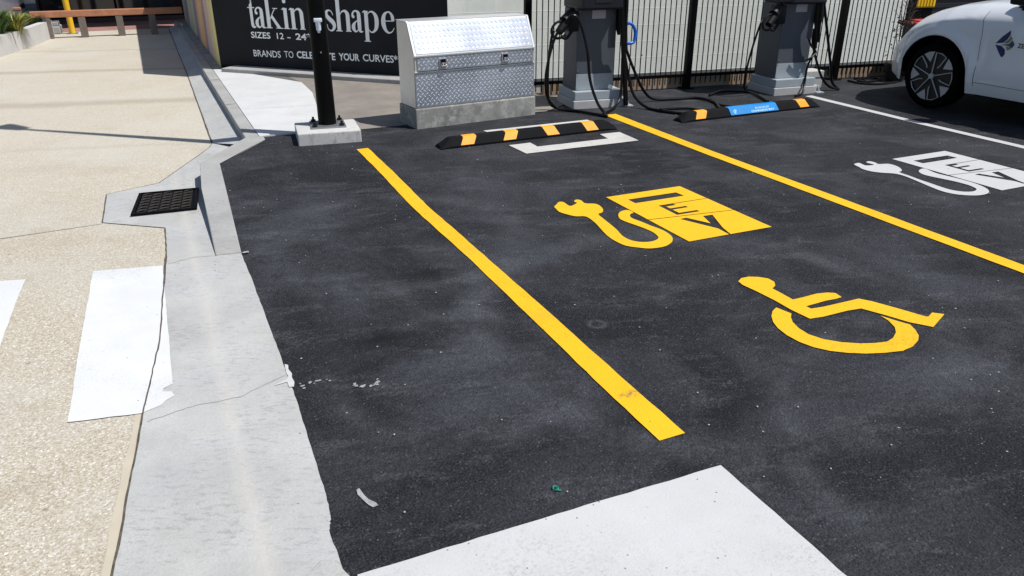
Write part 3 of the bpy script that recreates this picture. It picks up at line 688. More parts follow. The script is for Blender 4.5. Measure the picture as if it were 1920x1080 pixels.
def text_mesh(body, size, fn, mat, name, parent, spacing=1.0, sx=1.0, align='LEFT', bold=0.0):
    c = bpy.data.curves.new('txt', 'FONT'); c.body = body; c.size = size; c.space_character = spacing; c.align_x = align; c.offset = bold
    c.resolution_u = 3
    o = bpy.data.objects.new('txt', c); COL.objects.link(o)
    dg = bpy.context.evaluated_depsgraph_get(); m = bpy.data.meshes.new_from_object(o.evaluated_get(dg))
    bpy.data.objects.remove(o); bpy.data.curves.remove(c)
    for v in m.vertices: v.co = fn(v.co.x*sx, v.co.y)
    m.materials.clear(); m.materials.append(mat)
    q = bpy.data.objects.new(name, m); link(q, parent); return q
# the second line reads CHARGING BAY; the smaller words above it are only a pale blur in the photo
text_mesh('CHARGING BAY', .030, lambda x, y: sface(1.0+x, .012+y, .0042), LETB, 'lettering', sign, sx=1.35, align='CENTER', bold=.0008)
text_mesh('PLUG-IN EV', .028, lambda x, y: sface(1.0+x, .045+y, .0042), LETB, 'lettering', sign, sx=1.25, align='CENTER', bold=.0006)
f = MB()
c0 = sface(.655, .036, .0042)
ring = []
for r_, a0, a1 in ((.022, .5, 5.2),):
    n = 18; pts = []
    for i in range(n+1):
        a = a0+(a1-a0)*i/n; pts.append((a,))
        for rr in (r_-.007, r_): ring.append(sface(.655+rr*math.cos(a), .038+rr*math.sin(a), .0042))
f.faces(ring, [(2*i, 2*i+1, 2*i+3, 2*i+2) for i in range(18)])
f.faces([sface(x, y, .0044) for x, y in ((.648, .018), (.668, .040), (.658, .042), (.672, .062), (.648, .038), (.658, .036))], [(0, 1, 2), (2, 3, 4, 5)])
f.build('logo', LETB, sign)

# ------------------------------------------------------------------ chargers
def holster(f, x, y, z, sx):
    """bulky holster with a connector parked in it, D grip pointing away from the post"""
    f.box(min(x, x+sx*.11), max(x, x+sx*.11), y-.07, y+.07, z-.17, z+.02, bev=.014)
    f.cyl((x+sx*.06, y-.01, z+.0), (x+sx*.15, y-.05, z-.07), .05, .055, 14)
    f.cyl((x+sx*.10, y-.03, z-.05), (x+sx*.22, y-.08, z-.17), .052, .038, 14)
    f.tube([(x+sx*.16, y-.05, z-.06), (x+sx*.25, y-.07, z-.085), (x+sx*.295, y-.08, z-.15), (x+sx*.27, y-.08, z-.215), (x+sx*.20, y-.07, z-.225), (x+sx*.14, y-.05, z-.20)], .013, 8, 4)
    f.tube([(x+sx*.03, y-.03, z+.0), (x+sx*.07, y-.04, z+.045), (x+sx*.14, y-.05, z-.01)], .014, 8, 4)
    f.tube([(x+sx*.06, y-.04, z-.16), (x+sx*.13, y-.06, z-.23), (x+sx*.19, y-.07, z-.21)], .016, 8, 4)
def charger(loc, rz, label, cables, blue):
    e = empty('ev_charger', loc, rz, label, 'charger', 'grey charging posts along the fence')
    Minv = (Matrix.Translation(Vector(loc))@Matrix.Rotation(rz, 4, 'Z')).inverted()
    # local frame: origin at the front left corner of the pad on the ground
    f = MB(); f.box(0, .57, 0, .50, -.01, .082, bev=.008); f.build('pad', PLINL, e)
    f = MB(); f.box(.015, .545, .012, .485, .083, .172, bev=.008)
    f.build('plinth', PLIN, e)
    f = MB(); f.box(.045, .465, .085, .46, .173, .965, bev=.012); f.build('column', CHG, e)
    f = MB(); f.box(.035, .475, -.065, .47, .966, 1.85, bev=.02); cab = f.build('cabinet', CHGD, e)
    f = MB(); f.box(.17, .34, -.070, -.0665, 1.03, 1.65, bev=.002); f.build('screen', GLASS, cab)
    f = MB(); f.box(.2, .345, .0815, .0845, .872, .952, bev=.001); f.build('label_plate', LABELM, e)
    f = MB(); f.box(.050, .46, .0805, .0848, .176, .335, bev=.001); f.build('painted_sun_patch', PLIN, e)  # lighter colour paints the sunlit patch at the foot of the column
    for sx_, sz_ in ((.062, .188), (.448, .188), (.062, .322), (.448, .322), (.07, .94), (.44, .94), (.07, .37), (.44, .37)):
        f = MB(); f.cyl((sx_, .0856, sz_), (sx_, .079, sz_), .006, n=10); f.build('screw', STEEL, e)
    f = MB(); f.tube([(.545, .05, .09), (.60, .03, .07), (.62, .02, .02)], .012, 6, 4); f.box(.56, .66, -.03, .06, -.005, .012, bev=.003); f.build('anchor_bracket', PLIN, e)
    f = MB(); holster(f, .045, .10, .93, -1); f.build('connector_holster', DARKP, e, smooth=True)
    f = MB(); f.box(.467, .545, .03, .15, .76, .97, bev=.014); f.cyl((.50, .08, .95), (.52, .06, 1.05), .03, .02, 12); f.cyl((.51, .09, .78), (.515, .08, .71), .045, .03, 12)
    f.build('connector_holster', DARKP, e, smooth=True)
    if blue:
        q = [Minv@Vector(p) for p in ((4.42, 6.84, .83), (4.46, 6.82, .828), (4.505, 6.82, .78), (4.517, 6.82, .72), (4.505, 6.82, .655), (4.46, 6.82, .640), (4.42, 6.84, .642))]
        f = MB(); f.tube(q, .016, 10, 4); f.build('connector_grip', BLUEH, e, smooth=True, label='bright blue D-shaped grip')
    for pts, r_ in cables:
        f = MB(); f.tube([Minv@Vector(p) for p in pts], r_, 8, 6); f.build('cable', CABLE, e, smooth=True)
C1 = [([(3.70, 6.9, .80), (3.645, 6.9, .718), (3.585, 6.9, .531), (3.554, 6.9, .33), (3.60, 6.93, .14), (3.72, 6.93, .03), (3.86, 6.80, .02), (3.94, 6.62, .018), (4.01, 6.45, .016)], .014),
      ([(3.68, 6.98, .78), (3.652, 6.98, .71), (3.622, 6.98, .468), (3.62, 6.98, .261), (3.655, 7.0, .08), (3.76, 6.96, .02), (3.90, 6.78, .018)], .014),
      ([(3.76, 6.90, .85), (3.80, 6.85, .925), (3.858, 6.83, .895), (3.917, 6.82, .76), (3.962, 6.80, .567), (4.004, 6.80, .306), (4.05, 6.72, .10), (4.06, 6.60, .025), (4.005, 6.46, .016)], .015),
      ([(4.347, 6.90, 1.80), (4.347, 6.85, 1.342), (4.367, 6.85, 1.051), (4.388, 6.85, .75), (4.423, 6.85, .437), (4.453, 6.85, .194), (4.47, 6.84, .02)], .026),
      ([(4.385, 6.90, 1.80), (4.385, 6.83, 1.342), (4.40, 6.83, 1.051), (4.41, 6.84, .80), (4.43, 6.84, .56)], .020),
      ([(4.41, 6.86, .75), (4.426, 6.88, .668), (4.473, 6.88, .546), (4.576, 6.90, .37), (4.72, 6.93, .16), (4.88, 6.96, .035), (5.124, 6.924, .018), (5.388, 6.869, .018), (5.43, 6.62, .018), (5.253, 6.293, .018)], .015),
      ([(4.40, 6.86, .66), (4.428, 6.86, .54), (4.489, 6.86, .325), (4.53, 6.80, .13), (4.59, 6.65, .025), (4.65, 6.434, .018), (4.78, 6.225, .018), (4.98, 6.2, .018)], .016),
      ([(4.404, 6.86, .50), (4.40, 6.84, .25), (4.36, 6.80, .09), (4.22, 6.70, .03), (4.03, 6.56, .018)], .013),
      ([(4.621, 6.438, .036), (4.78, 6.5, .018), (4.956, 6.431, .018), (5.037, 6.275, .018)], .013),
      ([(5.5, 6.76, .018), (5.378, 6.45, .018), (5.446, 6.25, .018)], .013)]
charger((3.91, 6.955, 0), R(-8), 'grey charging post with a blue connector grip, beside the tool box', C1, True)
C2 = [([(6.13, 6.80, .82), (6.044, 6.75, .74), (5.98, 6.75, .512), (5.95, 6.76, .30), (5.98, 6.80, .10), (6.10, 6.86, .02)], .012),
      ([(6.60, 6.62, 1.80), (6.607, 6.62, 1.317), (6.692, 6.62, .997), (6.728, 6.62, .721), (6.754, 6.62, .494)], .022),
      ([(6.66, 6.64, 1.80), (6.69, 6.62, 1.25), (6.74, 6.60, .95), (6.75, 6.60, .75), (6.77, 6.61, .56)], .016),
      ([(6.732, 6.65, 1.80), (6.732, 6.65, 1.263), (6.807, 6.65, .993), (6.93, 6.65, .656), (7.06, 6.65, .302), (7.14, 6.66, .10), (7.22, 6.62, .018)], .015),
      ([(6.72, 6.64, .70), (6.741, 6.65, .552), (6.841, 6.65, .346), (6.97, 6.66, .16), (7.10, 6.65, .05), (7.21, 6.60, .018)], .014),
      ([(6.76, 6.65, .56), (6.784, 6.65, .464), (6.717, 6.65, .295), (6.68, 6.62, .12), (6.60, 6.55, .03), (6.45, 6.50, .018)], .012),
      ([(6.64, 6.62, .60), (6.70, 6.62, .52), (6.78, 6.62, .45), (6.70, 6.60, .40), (6.66, 6.62, .37)], .011),
      ([(5.619, 6.936, .018), (5.929, 7.082, .018), (6.128, 6.92, .018), (6.103, 6.712, .018), (5.955, 6.375, .018)], .013)]
charger((6.30, 6.67, 0), R(-6), 'grey charging post with its front cover near the right wheel stop', C2, False)
f = MB(); f.box(0, .24, 0, .20, 0, .12, bev=.008); f.box(-.006, .246, -.006, .206, .121, .20, bev=.008)
jb = f.build('junction_box', PLINL, label='small pale two-tier block at the right foot of the second charging post', cat='block'); jb.location = (6.93, 6.86, 0); jb.rotation_euler[2] = R(-6)
f = MB(); f.tube([(7.791, 7.023, .014), (7.786, 6.80, .014), (7.958, 6.68, .014), (8.256, 6.70, .014)], .012, 8, 6); f.tube([(7.975, 7.10, .014), (8.243, 7.05, .014), (8.20, 6.90, .014), (7.966, 6.857, .014), (7.88, 6.96, .018), (8.1, 7.0, .03)], .011, 8, 6)
f.build('loose_hose', CABLE, smooth=True, label='loose dark hose lying by the pot in front of the fence', cat='hose')

# ------------------------------------------------------------------ walls
A = Vector((.916, 11.38, 0)); B = Vector((3.31, 8.966, 0)); C = Vector((4.44, 7.835, 0))
dAB = (B-A).normalized(); wn = Vector((-dAB.y, dAB.x, 0))  # away from the camera
def wallbox(P, Q, z0, z1, th, mat, name, parent=None, out=0, **kw):
    """upright wall slab whose visible face runs P to Q; local X along it"""
    d = (Q-P); L = d.length; ang = math.atan2(d.y, d.x)
    f = MB(); f.box(0, L, -out, th, z0, z1)
    o = f.build(name, mat, parent, **kw)
    if parent is None: o.location = P; o.rotation_euler[2] = ang
    return o
HW = 2.15
bw = empty('shop_wall', A, math.atan2(dAB.y, dAB.x), 'black painted shop wall with large pale lettering, standing diagonally', 'wall')
Ls = (B-A).length
f = MB(); f.box(.0, Ls-.003, 0, .3, .0, HW); f.build('wall', BWALL, bw)
f = MB(); f.box(.03, Ls-.02, -.012, -.001, -.0, .045); f.build('skirting', BLACK, bw)
# lettering drawn as thick and thin strokes on the wall (x along wall, z up)
CNT = [0]
class Glyph:
    def __init__(self): self.m = MB()
    def stroke(self, pts, cap=True):
        """pts = (x, z, halfwidth); smooth variable-width ribbon"""
        CNT[0] += 1; yy = -.0012-.00002*(CNT[0] % 40)
        P = catmull([(x, z, w) for x, z, w in pts], 5) if len(pts) > 2 else [Vector(p) for p in pts]
        L = []; Q = []
        for i, p in enumerate(P):
            a = P[max(i-1, 0)]; b = P[min(i+1, len(P)-1)]
            d = Vector((b.x-a.x, b.y-a.y)).normalized(); n = Vector((-d.y, d.x))*max(.003, p.z*1.22)
            L.append((p.x+n.x, yy, p.y+n.y)); Q.append((p.x-n.x, yy, p.y-n.y))
        k = len(P); self.m.faces(L+Q, [(i, i+1, k+i+1, k+i) for i in range(k-1)])
    def bar(self, x0, x1, z0, z1, lean=0):
        CNT[0] += 1; yy = -.0012-.00002*(CNT[0] % 40)
        self.m.faces([(x0, yy, z0), (x1, yy, z0), (x1+lean, yy, z1), (x0+lean, yy, z1)], [(0, 1, 2, 3)])
    def dot(self, x, z, r):
        CNT[0] += 1; yy = -.0012-.00002*(CNT[0] % 40)
        self.m.faces([(x+r*math.cos(a*math.pi/8), yy, z+r*math.sin(a*math.pi/8)) for a in range(16)], [tuple(range(16))])
g = Glyph(); b0 = .548; xh = .80; asc = .965
def stem(x, w=.021, top=xh, bot=b0, serif=True, slab=True):
    w *= 1.22; g.bar(x-w, x+w, bot, top)
    if slab: g.bar(x-w-.020, x+w+.020, bot, bot+.010)
    if serif: g.stroke([(x-w-.026, top-.020, .002), (x-w+.004, top-.006, .009), (x, top-.004, .004)])
# t
g.bar(.590, .634, b0+.03, .83); g.stroke([(.634, .83, .002), (.612, .88, .001), (.60, .905, .001)]);
g.m.faces([(.590, -.0021, .81), (.634, -.0021, .81), (.634, -.0021, .895)], [(0, 1, 2)])
g.bar(.560, .668, .787, .799); g.stroke([(.612, b0+.05, .020), (.620, b0+.018, .018), (.642, b0+.006, .010), (.662, b0+.016, .005)])
# a (two times), x0 = left edge
def let_a(x):
    g.stroke([(x+.014, .725, .013), (x+.010, .757, .010), (x+.03, .787, .008), (x+.062, .795, .009), (x+.092, .775, .017), (x+.098, .735, .021), (x+.098, .60, .021), (x+.105, .565, .016), (x+.128, .552, .006), (x+.145, .562, .003)])
    g.dot(x+.020, .728, .019)
    g.stroke([(x+.085, .690, .004), (x+.045, .665, .008), (x+.016, .625, .019), (x+.016, .585, .019), (x+.040, .556, .010), (x+.070, .566, .005), (x+.082, .595, .004)])
let_a(.672)
# k
stem(.868, .022, asc); g.stroke([(.892, .655, .004), (.955, .755, .005), (.985, .790, .003)]); g.bar(.945, 1.02, .787, .797)
g.m.faces([(.905, -.0023, .688), (.935, -.0023, .712), (1.055, -.0023, .551), (1.0, -.0023, .551)], [(0, 1, 2, 3)]); g.bar(.975, 1.08, b0, b0+.010)
# i n
stem(1.135, .022); g.dot(1.132, .882, .026)
stem(1.245, .022); g.stroke([(1.262, .75, .004), (1.30, .787, .007), (1.345, .79, .014), (1.372, .755, .021), (1.376, .70, .022), (1.376, b0, .022)]); g.bar(1.336, 1.416, b0, b0+.010)
# g (behind the pole)
g.stroke([(1.55, .79, .006), (1.51, .765, .018), (1.50, .72, .021), (1.515, .675, .016), (1.55, .655, .006), (1.585, .675, .016), (1.60, .72, .021), (1.59, .765, .018), (1.55, .79, .006)])
g.stroke([(1.515, .665, .004), (1.495, .635, .009), (1.53, .61, .014), (1.60, .60, .018), (1.63, .565, .016), (1.60, .52, .010), (1.54, .505, .006), (1.49, .53, .010), (1.495, .57, .006), (1.53, .60, .004)])
g.stroke([(1.59, .765, .004), (1.625, .795, .006), (1.65, .790, .010)])
# s
g.stroke([(1.835, .735, .003), (1.818, .775, .005), (1.785, .793, .007), (1.748, .775, .014), (1.742, .735, .019), (1.775, .695, .022), (1.825, .655, .023), (1.845, .610, .019), (1.825, .567, .012), (1.785, .553, .006), (1.752, .575, .004), (1.742, .625, .003)])
# h
stem(1.912, .022, asc+.02); g.stroke([(1.932, .74, .004), (1.97, .783, .007), (2.015, .788, .014), (2.042, .755, .021), (2.045, .70, .022), (2.045, b0, .022)]); g.bar(2.005, 2.085, b0, b0+.010)
let_a(2.105)
# p
stem(2.305, .021, xh, .440); g.stroke([(2.322, .755, .004), (2.36, .79, .006), (2.405, .785, .012), (2.440, .74, .021), (2.448, .672, .023), (2.435, .605, .019), (2.40, .562, .010), (2.36, .556, .006), (2.325, .59, .004)])
# e
g.bar(2.535, 2.675, .687, .697)
g.stroke([(2.672, .690, .016), (2.665, .745, .017), (2.64, .785, .010), (2.605, .795, .007), (2.56, .765, .016), (2.540, .705, .023), (2.543, .640, .023), (2.57, .580, .015), (2.61, .556, .008), (2.655, .572, .005), (2.685, .615, .003)])
g.m.build('lettering', LETW, bw, label='large thin-and-thick pale words taking shape')
FW = lambda x0, z0: (lambda x, y: Vector((x0+x, -.0032, z0+y)))
tx = dict(spacing=1.12)
def wl(body, x, z, h, width, bold=.0):
    o = text_mesh(body, h*1.38, FW(0, z), LETW, 'lettering', bw, bold=bold)
    xs = [v.co.x for v in o.data.vertices]; a, b = min(xs), max(xs)
    for v in o.data.vertices: v.co.x = x+(v.co.x-a)*width/(b-a)
    return o
wl('SIZES', .566, .420, .078, .300, .002); wl('12', .968, .421, .078, .105, .001); wl('-', 1.125, .418, .078, .05, .001); wl('24*', 1.253, .424, .078, .235, .003)
wl('BRANDS', .567, .186, .086, .425, .001); wl('TO', 1.049, .192, .086, .14, .0); wl('CELEBRATE', 1.241, .197, .086, .575, .003); wl('YOUR', 1.868, .202, .086, .300, .003); wl('CURVES*', 2.216, .206, .086, .49, .002)
# ledge at the foot of the diagonal wall
lg = MB(); lg.box(.25, Ls-.1, -.30, -.002, .0, .055, bev=.01)
lo_ = lg.build('ledge', CONC_G, kind='structure'); lo_.location = A; lo_.rotation_euler[2] = math.atan2(dAB.y, dAB.x)
# mural wall running away
mw = empty('mural_wall', (A.x, A.y, 0), 0, 'side wall painted with dripping yellow, orange and purple bands', 'wall')
f = MB(); f.box(.002, .25, .012, 7.2, -.1, HW); o = f.build('wall', MURAL, mw)
for v in o.data.vertices: pass
# fence wall behind the black pickets
def fy(x): return 7.62-.13*(x-4.6)
P0 = Vector((3.315, 8.972, 0)); P1 = Vector((9.92, 8.972-.13*(9.92-3.315), 0))
bwall = empty('block_wall', P0, math.atan2((P1-P0).y, (P1-P0).x), 'long pale painted block wall behind the black picket fence and the tool box', 'wall')
Lb = (P1-P0).length
f = MB(); f.box(0, Lb, 0, .2, -.01, 2.3); f.build('wall', BLOCK, bwall)
f = MB(); f.box(-.01, Lb+.01, -.02, .22, 2.301, 2.36, bev=.006); f.build('coping', BLOCK, bwall)
eb = MB(); eb.box(0, 4.72, 0, .11, -.01, .125, bev=.006); eb = eb.build('brick_edging', BRICK, label='low brick edging running behind the foot of the picket fence', cat='edging')
eb.location = (3.98, fy(3.98)+.075, 0); eb.rotation_euler[2] = math.atan(-.13)

# fence
fd = Vector((1, -.13, 0)).normalized(); fa = math.atan2(fd.y, fd.x)
FG = 'black steel fence posts'
fx0 = 3.755
fe = empty('picket_fence', (fx0, fy(fx0), 0), fa, 'black steel picket fence with round bars in front of the pale block wall', 'fence')
Lf = 5.06
for px in (0, 1.965, 4.02, 5.01):
    f = MB(); f.box(px-.036, px+.036, -.036, .036, -.01, 2.15, bev=.004); f.box(px-.07, px+.07, -.07, .07, -.005, .012, bev=.002); f.build('post', BLACK, fe)
for z in (.135, 1.95):
    f = MB(); f.box(.037, Lf-.09, -.018, .018, z, z+.035); f.build('rail', BLACK, fe)
k = 0; x = .10
while x < Lf-.06:
    if all(abs(x-px) > .05 for px in (0, 1.965, 4.02, 5.01)):
        f = MB(); f.cyl((x, 0, .055), (x, 0, 2.05), .0062, n=8); f.build('picket', BLACK, fe)
    x += .066

# ------------------------------------------------------------------ bin, pot plant, crate
bn = empty('wheelie_bin', (8.84, 6.86, 0), R(-12), 'black wheelie bin with a red lid in front of the white car', 'bin')
f = MB()
lo = [(-.17, -.17), (.17, -.17), (.17, .17), (-.17, .17)]; hi = [(-.22, -.23), (.22, -.23), (.22, .23), (-.22, .23)]
vs = [(x, y, .05) for x, y in lo]+[(x, y, .62) for x, y in hi]
f.faces(vs, [(0, 3, 2, 1), (4, 5, 6, 7)]+[(i, (i+1) % 4, 4+(i+1) % 4, 4+i) for i in range(4)])
bmesh.ops.bevel(f.b, geom=f.b.edges[:], offset=.02, segments=2, affect='EDGES')
f.box(-.245, .245, -.25, .24, .615, .642, bev=.008)
f.build('body', POT, bn)
f = MB(); f.box(-.25, .25, -.27, .24, .645, .672, bev=.012); f.box(-.19, .19, -.2, .18, .673, .69, bev=.008); f.build('lid', RED, bn)
f = MB(); f.tube([(-.2, .27, .63), (-.2, .31, .65), (.2, .31, .65), (.2, .27, .63)], .014, 8, 3); f.build('handle', POT, bn)
for s_ in (-1, 1):
    f = MB(); f.cyl((s_*.19, .17, .07), (s_*.23, .17, .07), .08, n=20); f.build('wheel', TYRE, bn)
pp = empty('potted_plant', (8.36, 6.83, 0), 0, 'bare twiggy shrub in a black pot beside the wheelie bin', 'plant')
f = MB(); f.cyl((0, 0, 0), (0, 0, .19), .10, .14, 24); f.cyl((0, 0, .19), (0, 0, .215), .15, .15, 24); f.build('pot', POT, pp, smooth=True)
f = MB(); f.cyl((0, 0, .2155), (0, 0, .22), .138, .138, 20); f.build('soil', SOIL, pp)
f = MB(); rr = random.Random(5)
for _ in range(11):
    a = rr.uniform(0, 6.28); h = rr.uniform(.35, .8); sp_ = rr.uniform(.04, .2)
    p1 = (sp_*math.cos(a)*.5, sp_*math.sin(a)*.5, .2+h*.5); p2 = (sp_*math.cos(a), sp_*math.sin(a), .2+h)
    f.tube([(0.02*math.cos(a), .02*math.sin(a), .2), p1, p2], lambda t: .008*(1-t*.75), 5, 3)
    for _ in range(3):
        t_ = rr.uniform(.3, .9); b = Vector(p1).lerp(Vector(p2), t_); a2 = rr.uniform(0, 6.28)
        f.tube([b, b+Vector((.05*math.cos(a2), .05*math.sin(a2), .04)), b+Vector((.1*math.cos(a2), .1*math.sin(a2), .05+rr.uniform(0, .08)))], .003, 4, 2)
f.build('stem', TWIG, pp)
f = MB()
for _ in range(90):
    a = rr.uniform(0, 6.28); r_ = rr.uniform(.02, .2); z = rr.uniform(.25, .75)
    c = Vector((r_*math.cos(a), r_*math.sin(a), z)); u = Vector((rr.uniform(-1, 1), rr.uniform(-1, 1), rr.uniform(-.4, 1))).normalized()*.025; v = u.cross(Vector((rr.uniform(-1, 1), 1, .3))).normalized()*.009
    f.faces([c-u, c+v, c+u, c-v], [(0, 1, 2, 3)])
f.build('leaves', m_leaf('dry_leaf', (.06, .05, .03), (.12, .10, .06)), pp)
ct = empty('crate_stand', (10.55, 8.6, 0), R(-8), 'yellow ribbed plastic tub on a black stand beyond the wheelie bin', 'tub')
f = MB(); f.box(-.24, .24, -.20, .20, .02, .665, bev=.01); f.build('stand', BLACK, ct)
f = MB(); f.box(-.25, .25, -.22, .22, .67, 1.10, bev=.02)
for i in range(9): f.box(-.235+i*.054, -.215+i*.054, -.232, -.221, .69, 1.06, bev=.002)
f.box(-.27, .27, -.24, .24, 1.06, 1.10, bev=.01); f.build('tub', YPL, ct)
f = MB(); f.box(0, 4.2, 0, .2, 0, 2.6)
for i in range(20): f.box(0, 4.2, -.02, 0, .05+i*.125, .12+i*.125, bev=.004)
o = f.build('roller_door', SHOPD, label='dark roller door behind the yellow tub', cat='roller door'); o.location = (9.6, 9.7, 0); o.rotation_euler[2] = fa

# ------------------------------------------------------------------ the white car (front axle at the local origin, nose to +Y)
def interp(T, s):
    if s >= T[0][0]: return T[0][1]
    for (a, va), (b, vb) in zip(T, T[1:]):
        if b <= s <= a:
            k = (s-b)/(a-b); k = k*k*(3-2*k) if False else k; return vb+(va-vb)*k
    return T[-1][1]
TW = [(.80, .50), (.74, .60), (.66, .69), (.58, .755), (.50, .81), (.42, .85), (.30, .88), (.1, .895), (-.3, .90), (-2.9, .90), (-3.1, .88), (-3.25, .83), (-3.32, .74)]
TZ = [(.80, .60), (.66, .66), (.52, .74), (.46, .80), (.36, .86), (.20, .93), (0, .985), (-.25, 1.02), (-.6, 1.04), (-2.6, 1.06), (-3.1, 1.04), (-3.32, .98)]
TL = [(.80, .30), (.5, .25), (.3, .22), (-.3, .22), (-2.9, .24), (-3.32, .34)]
AR = .40; WZ = .325; WB = -2.6
def zlow(s):
    z = interp(TL, s)
    for c in (0, WB):
        if abs(s-c) < AR: z = max(z, WZ+math.sqrt(AR*AR-(s-c)**2))
    return z
def sidex(s, z):
    """half width of the body skin at station s and height z"""
    w = interp(TW, s); zt = interp(TZ, s)
    x = w
    if z < .42: x -= .045*((.42-z)/.2)**1.5 if z < .42 else 0
    k = max(0, (z-.55)/(zt-.55)); x -= .035*k**2; x -= .11*max(0, (z-(zt-.13))/.10)**1.3
    # waist crease and flared arches
    x -= .012*math.exp(-((z-.62)/.10)**2)*(1 if -2.2 < s < -.5 else 0)
    for c in (0, WB):
        d = math.hypot(s-c, z-WZ)
        x += .028*max(0, 1-abs(d-.43)/.07)**.6 if abs(d-.43) < .07 and z > WZ-.15 else 0
    return x
def section(s):
    zl = zlow(s); zt = interp(TZ, s); P = []
    for i in range(13):
        k = i/12; z = zl+(zt-.03-zl)*k; P.append((sidex(s, z), z))
    w = sidex(s, zt-.03)
    P += [(w-.03, zt-.012), (w-.07, zt+.004), (w-.13, zt+.016), (w*.72, zt+.026), (w*.4, zt+.045), (0, zt+.052)]
    return P
def make_car():
    e = empty('parked_car', (0, 0, 0), 0)
    f = MB(); st = sorted(set([round(.80-.02*i, 3) for i in range(0, 207)]), reverse=True)
    rows = []
    for s in st:
        P = section(s)
        ring = [f.b.verts.new((-x, s, z)) for x, z in P]+[f.b.verts.new((x, s, z)) for x, z in P[-2::-1]]
        rows.append(ring)
    for a, b in zip(rows, rows[1:]):
        for i in range(len(a)-1): f.b.faces.new((a[i], a[i+1], b[i+1], b[i]))
    for rg in (rows[0], rows[-1]): f.b.faces.new(rg)
    body = f.build('body', CARW, e, smooth=True)
    # arch liners, underbody
    f = MB()
    for c in (0, WB):
        for sx in (-1, 1):
            n = 16; vs = []
            for i in range(n+1):
                a = math.pi*i/n
                for xx in (.865, .62): vs.append((sx*xx, c+(AR+.004)*math.cos(a), WZ+(AR+.004)*math.sin(a)))
            f.faces(vs, [(2*i, 2*i+1, 2*i+3, 2*i+2) for i in range(n)])
            f.faces([(sx*.62, c+(AR+.004)*math.cos(math.pi*i/n), WZ+(AR+.004)*math.sin(math.pi*i/n)) for i in range(n+1)], [tuple(range(n+1))])
    f.box(-.78, .78, -2.2, -.41, .19, .26, bev=.02); f.box(-.6, .6, .40, .62, .22, .30, bev=.02); f.box(-.7, .7, -3.2, -3.0, .22, .32, bev=.02); f.box(-.6, .6, -3.0, .40, .24, .30)
    f.build('underbody', DARKP, e)
    # wheels
    for c in (0, WB):
        for sx in (-1, 1):
            f = MB(); n = 40
            prof = [(.242, .875), (.25, .893), (.27, .897), (.30, .890), (.318, .865), (.325, .80), (.318, .70), (.29, .675), (.242, .68)]
            rings = [[f.b.verts.new((sx*x, c+r*math.cos(2*math.pi*k/n), WZ+r*math.sin(2*math.pi*k/n))) for r, x in prof] for k in range(n)]
            for k in range(n):
                a, b = rings[k], rings[(k+1) % n]
                for i in range(len(prof)-1): f.b.faces.new((a[i], a[i+1], b[i+1], b[i]))
            tyre = f.build('wheel', TYRE, e, smooth=True)
            def pt(r, a, x): return (sx*x, c+r*math.cos(a), WZ+r*math.sin(a))
            f = MB()
            f.faces([pt(.245, 2*math.pi*k/40, .868) for k in range(40)]+[pt(.245, 2*math.pi*k/40, .70) for k in range(40)], [tuple(range(40))]+[(k, (k+1) % 40, 40+(k+1) % 40, 40+k) for k in range(40)])
            f.build('rim', RIMD, tyre)
            f = MB()
            f.cyl((sx*.872, c, WZ), (sx*.89, c, WZ), .030, .026, 20)
            for k in range(5):
                a = 2*math.pi*k/5+math.radians(92); da = math.radians(31)
                L = [(.03, a), (.10, a+.01), (.232, a), (.237, a+da*.5), (.234, a+da), (.13, a+da*1.08), (.10, a+da*.95)]
                f.tube([pt(r, q, .884) for r, q in L], .0055, 6, 1)
                b0, b1 = a+da*1.18, a+math.radians(66)
                tri = [pt(.240, b0, .878), pt(.243, (b0+b1)/2, .878), pt(.240, b1, .878), pt(.14, (b0+b1)/2, .878)]
                f.faces(tri, [(0, 1, 2, 3)])
            f.build('rim_trim', RIMS, tyre)
    # panel gaps drawn as thin dark seams a hair proud of the skin
    def seam(pts, w=.004, side=-1):
        m = MB(); P = []
        for (a, b) in zip(pts, pts[1:]):
            for k in range(10): P.append((a[0]+(b[0]-a[0])*k/10, a[1]+(b[1]-a[1])*k/10))
        P.append(pts[-1])
        vs = []
        for i, (s, z) in enumerate(P):
            a = P[max(0, i-1)]; b = P[min(len(P)-1, i+1)]; d = Vector((b[0]-a[0], b[1]-a[1])).normalized(); n = Vector((-d.y, d.x))*w/2
            for q in (1, -1): vs.append((side*(sidex(s+n.x*q, z+n.y*q)+.0015), s+n.x*q, z+n.y*q))
        m.faces(vs, [(2*i, 2*i+1, 2*i+3, 2*i+2) for i in range(len(P)-1)])
        return m
    for sd in (-1, 1):
        m = seam([(-.40, .98), (-.445, .80), (-.47, .55), (-.475, .30)], side=sd); m.build('door_gap', DARKP, body)
        m = seam([(-.475, .335), (-1.4, .33), (-1.46, .40)], side=sd); m.build('sill_gap', DARKP, body)
        m = seam([(-1.46, .40), (-1.47, .98)], side=sd); m.build('door_gap', DARKP, body)
        # headlight / intake wedge
        m = MB(); tri = [(.48, .70), (.42, .725), (.32, .728), (.40, .64), (.455, .50), (.492, .50)]
        m.faces([(sd*(sidex(s, z)+.003), s, z) for s, z in tri], [tuple(range(6))])
        m.build('headlight', GLASS, e)
    m = MB(); m.box(-.42, .42, .799, .806, .36, .46, bev=.002); m.build('grille', DARKP, e)
    m = MB(); m.box(-.18, .18, .807, .812, .48, .56, bev=.001); m.build('number_plate', LABELM, e)
    # greenhouse
    TB = [(-.62, .74, .50, 1.07), (-.85, .78, .56, 1.26), (-1.15, .80, .60, 1.45), (-1.5, .805, .62, 1.535), (-2.1, .80, .61, 1.55), (-2.7, .78, .59, 1.51), (-3.0, .74, .56, 1.42), (-3.2, .70, .54, 1.20), (-3.26, .68, .52, 1.08)]
    g = MB(); r = MB(); gr_, rr_ = [], []
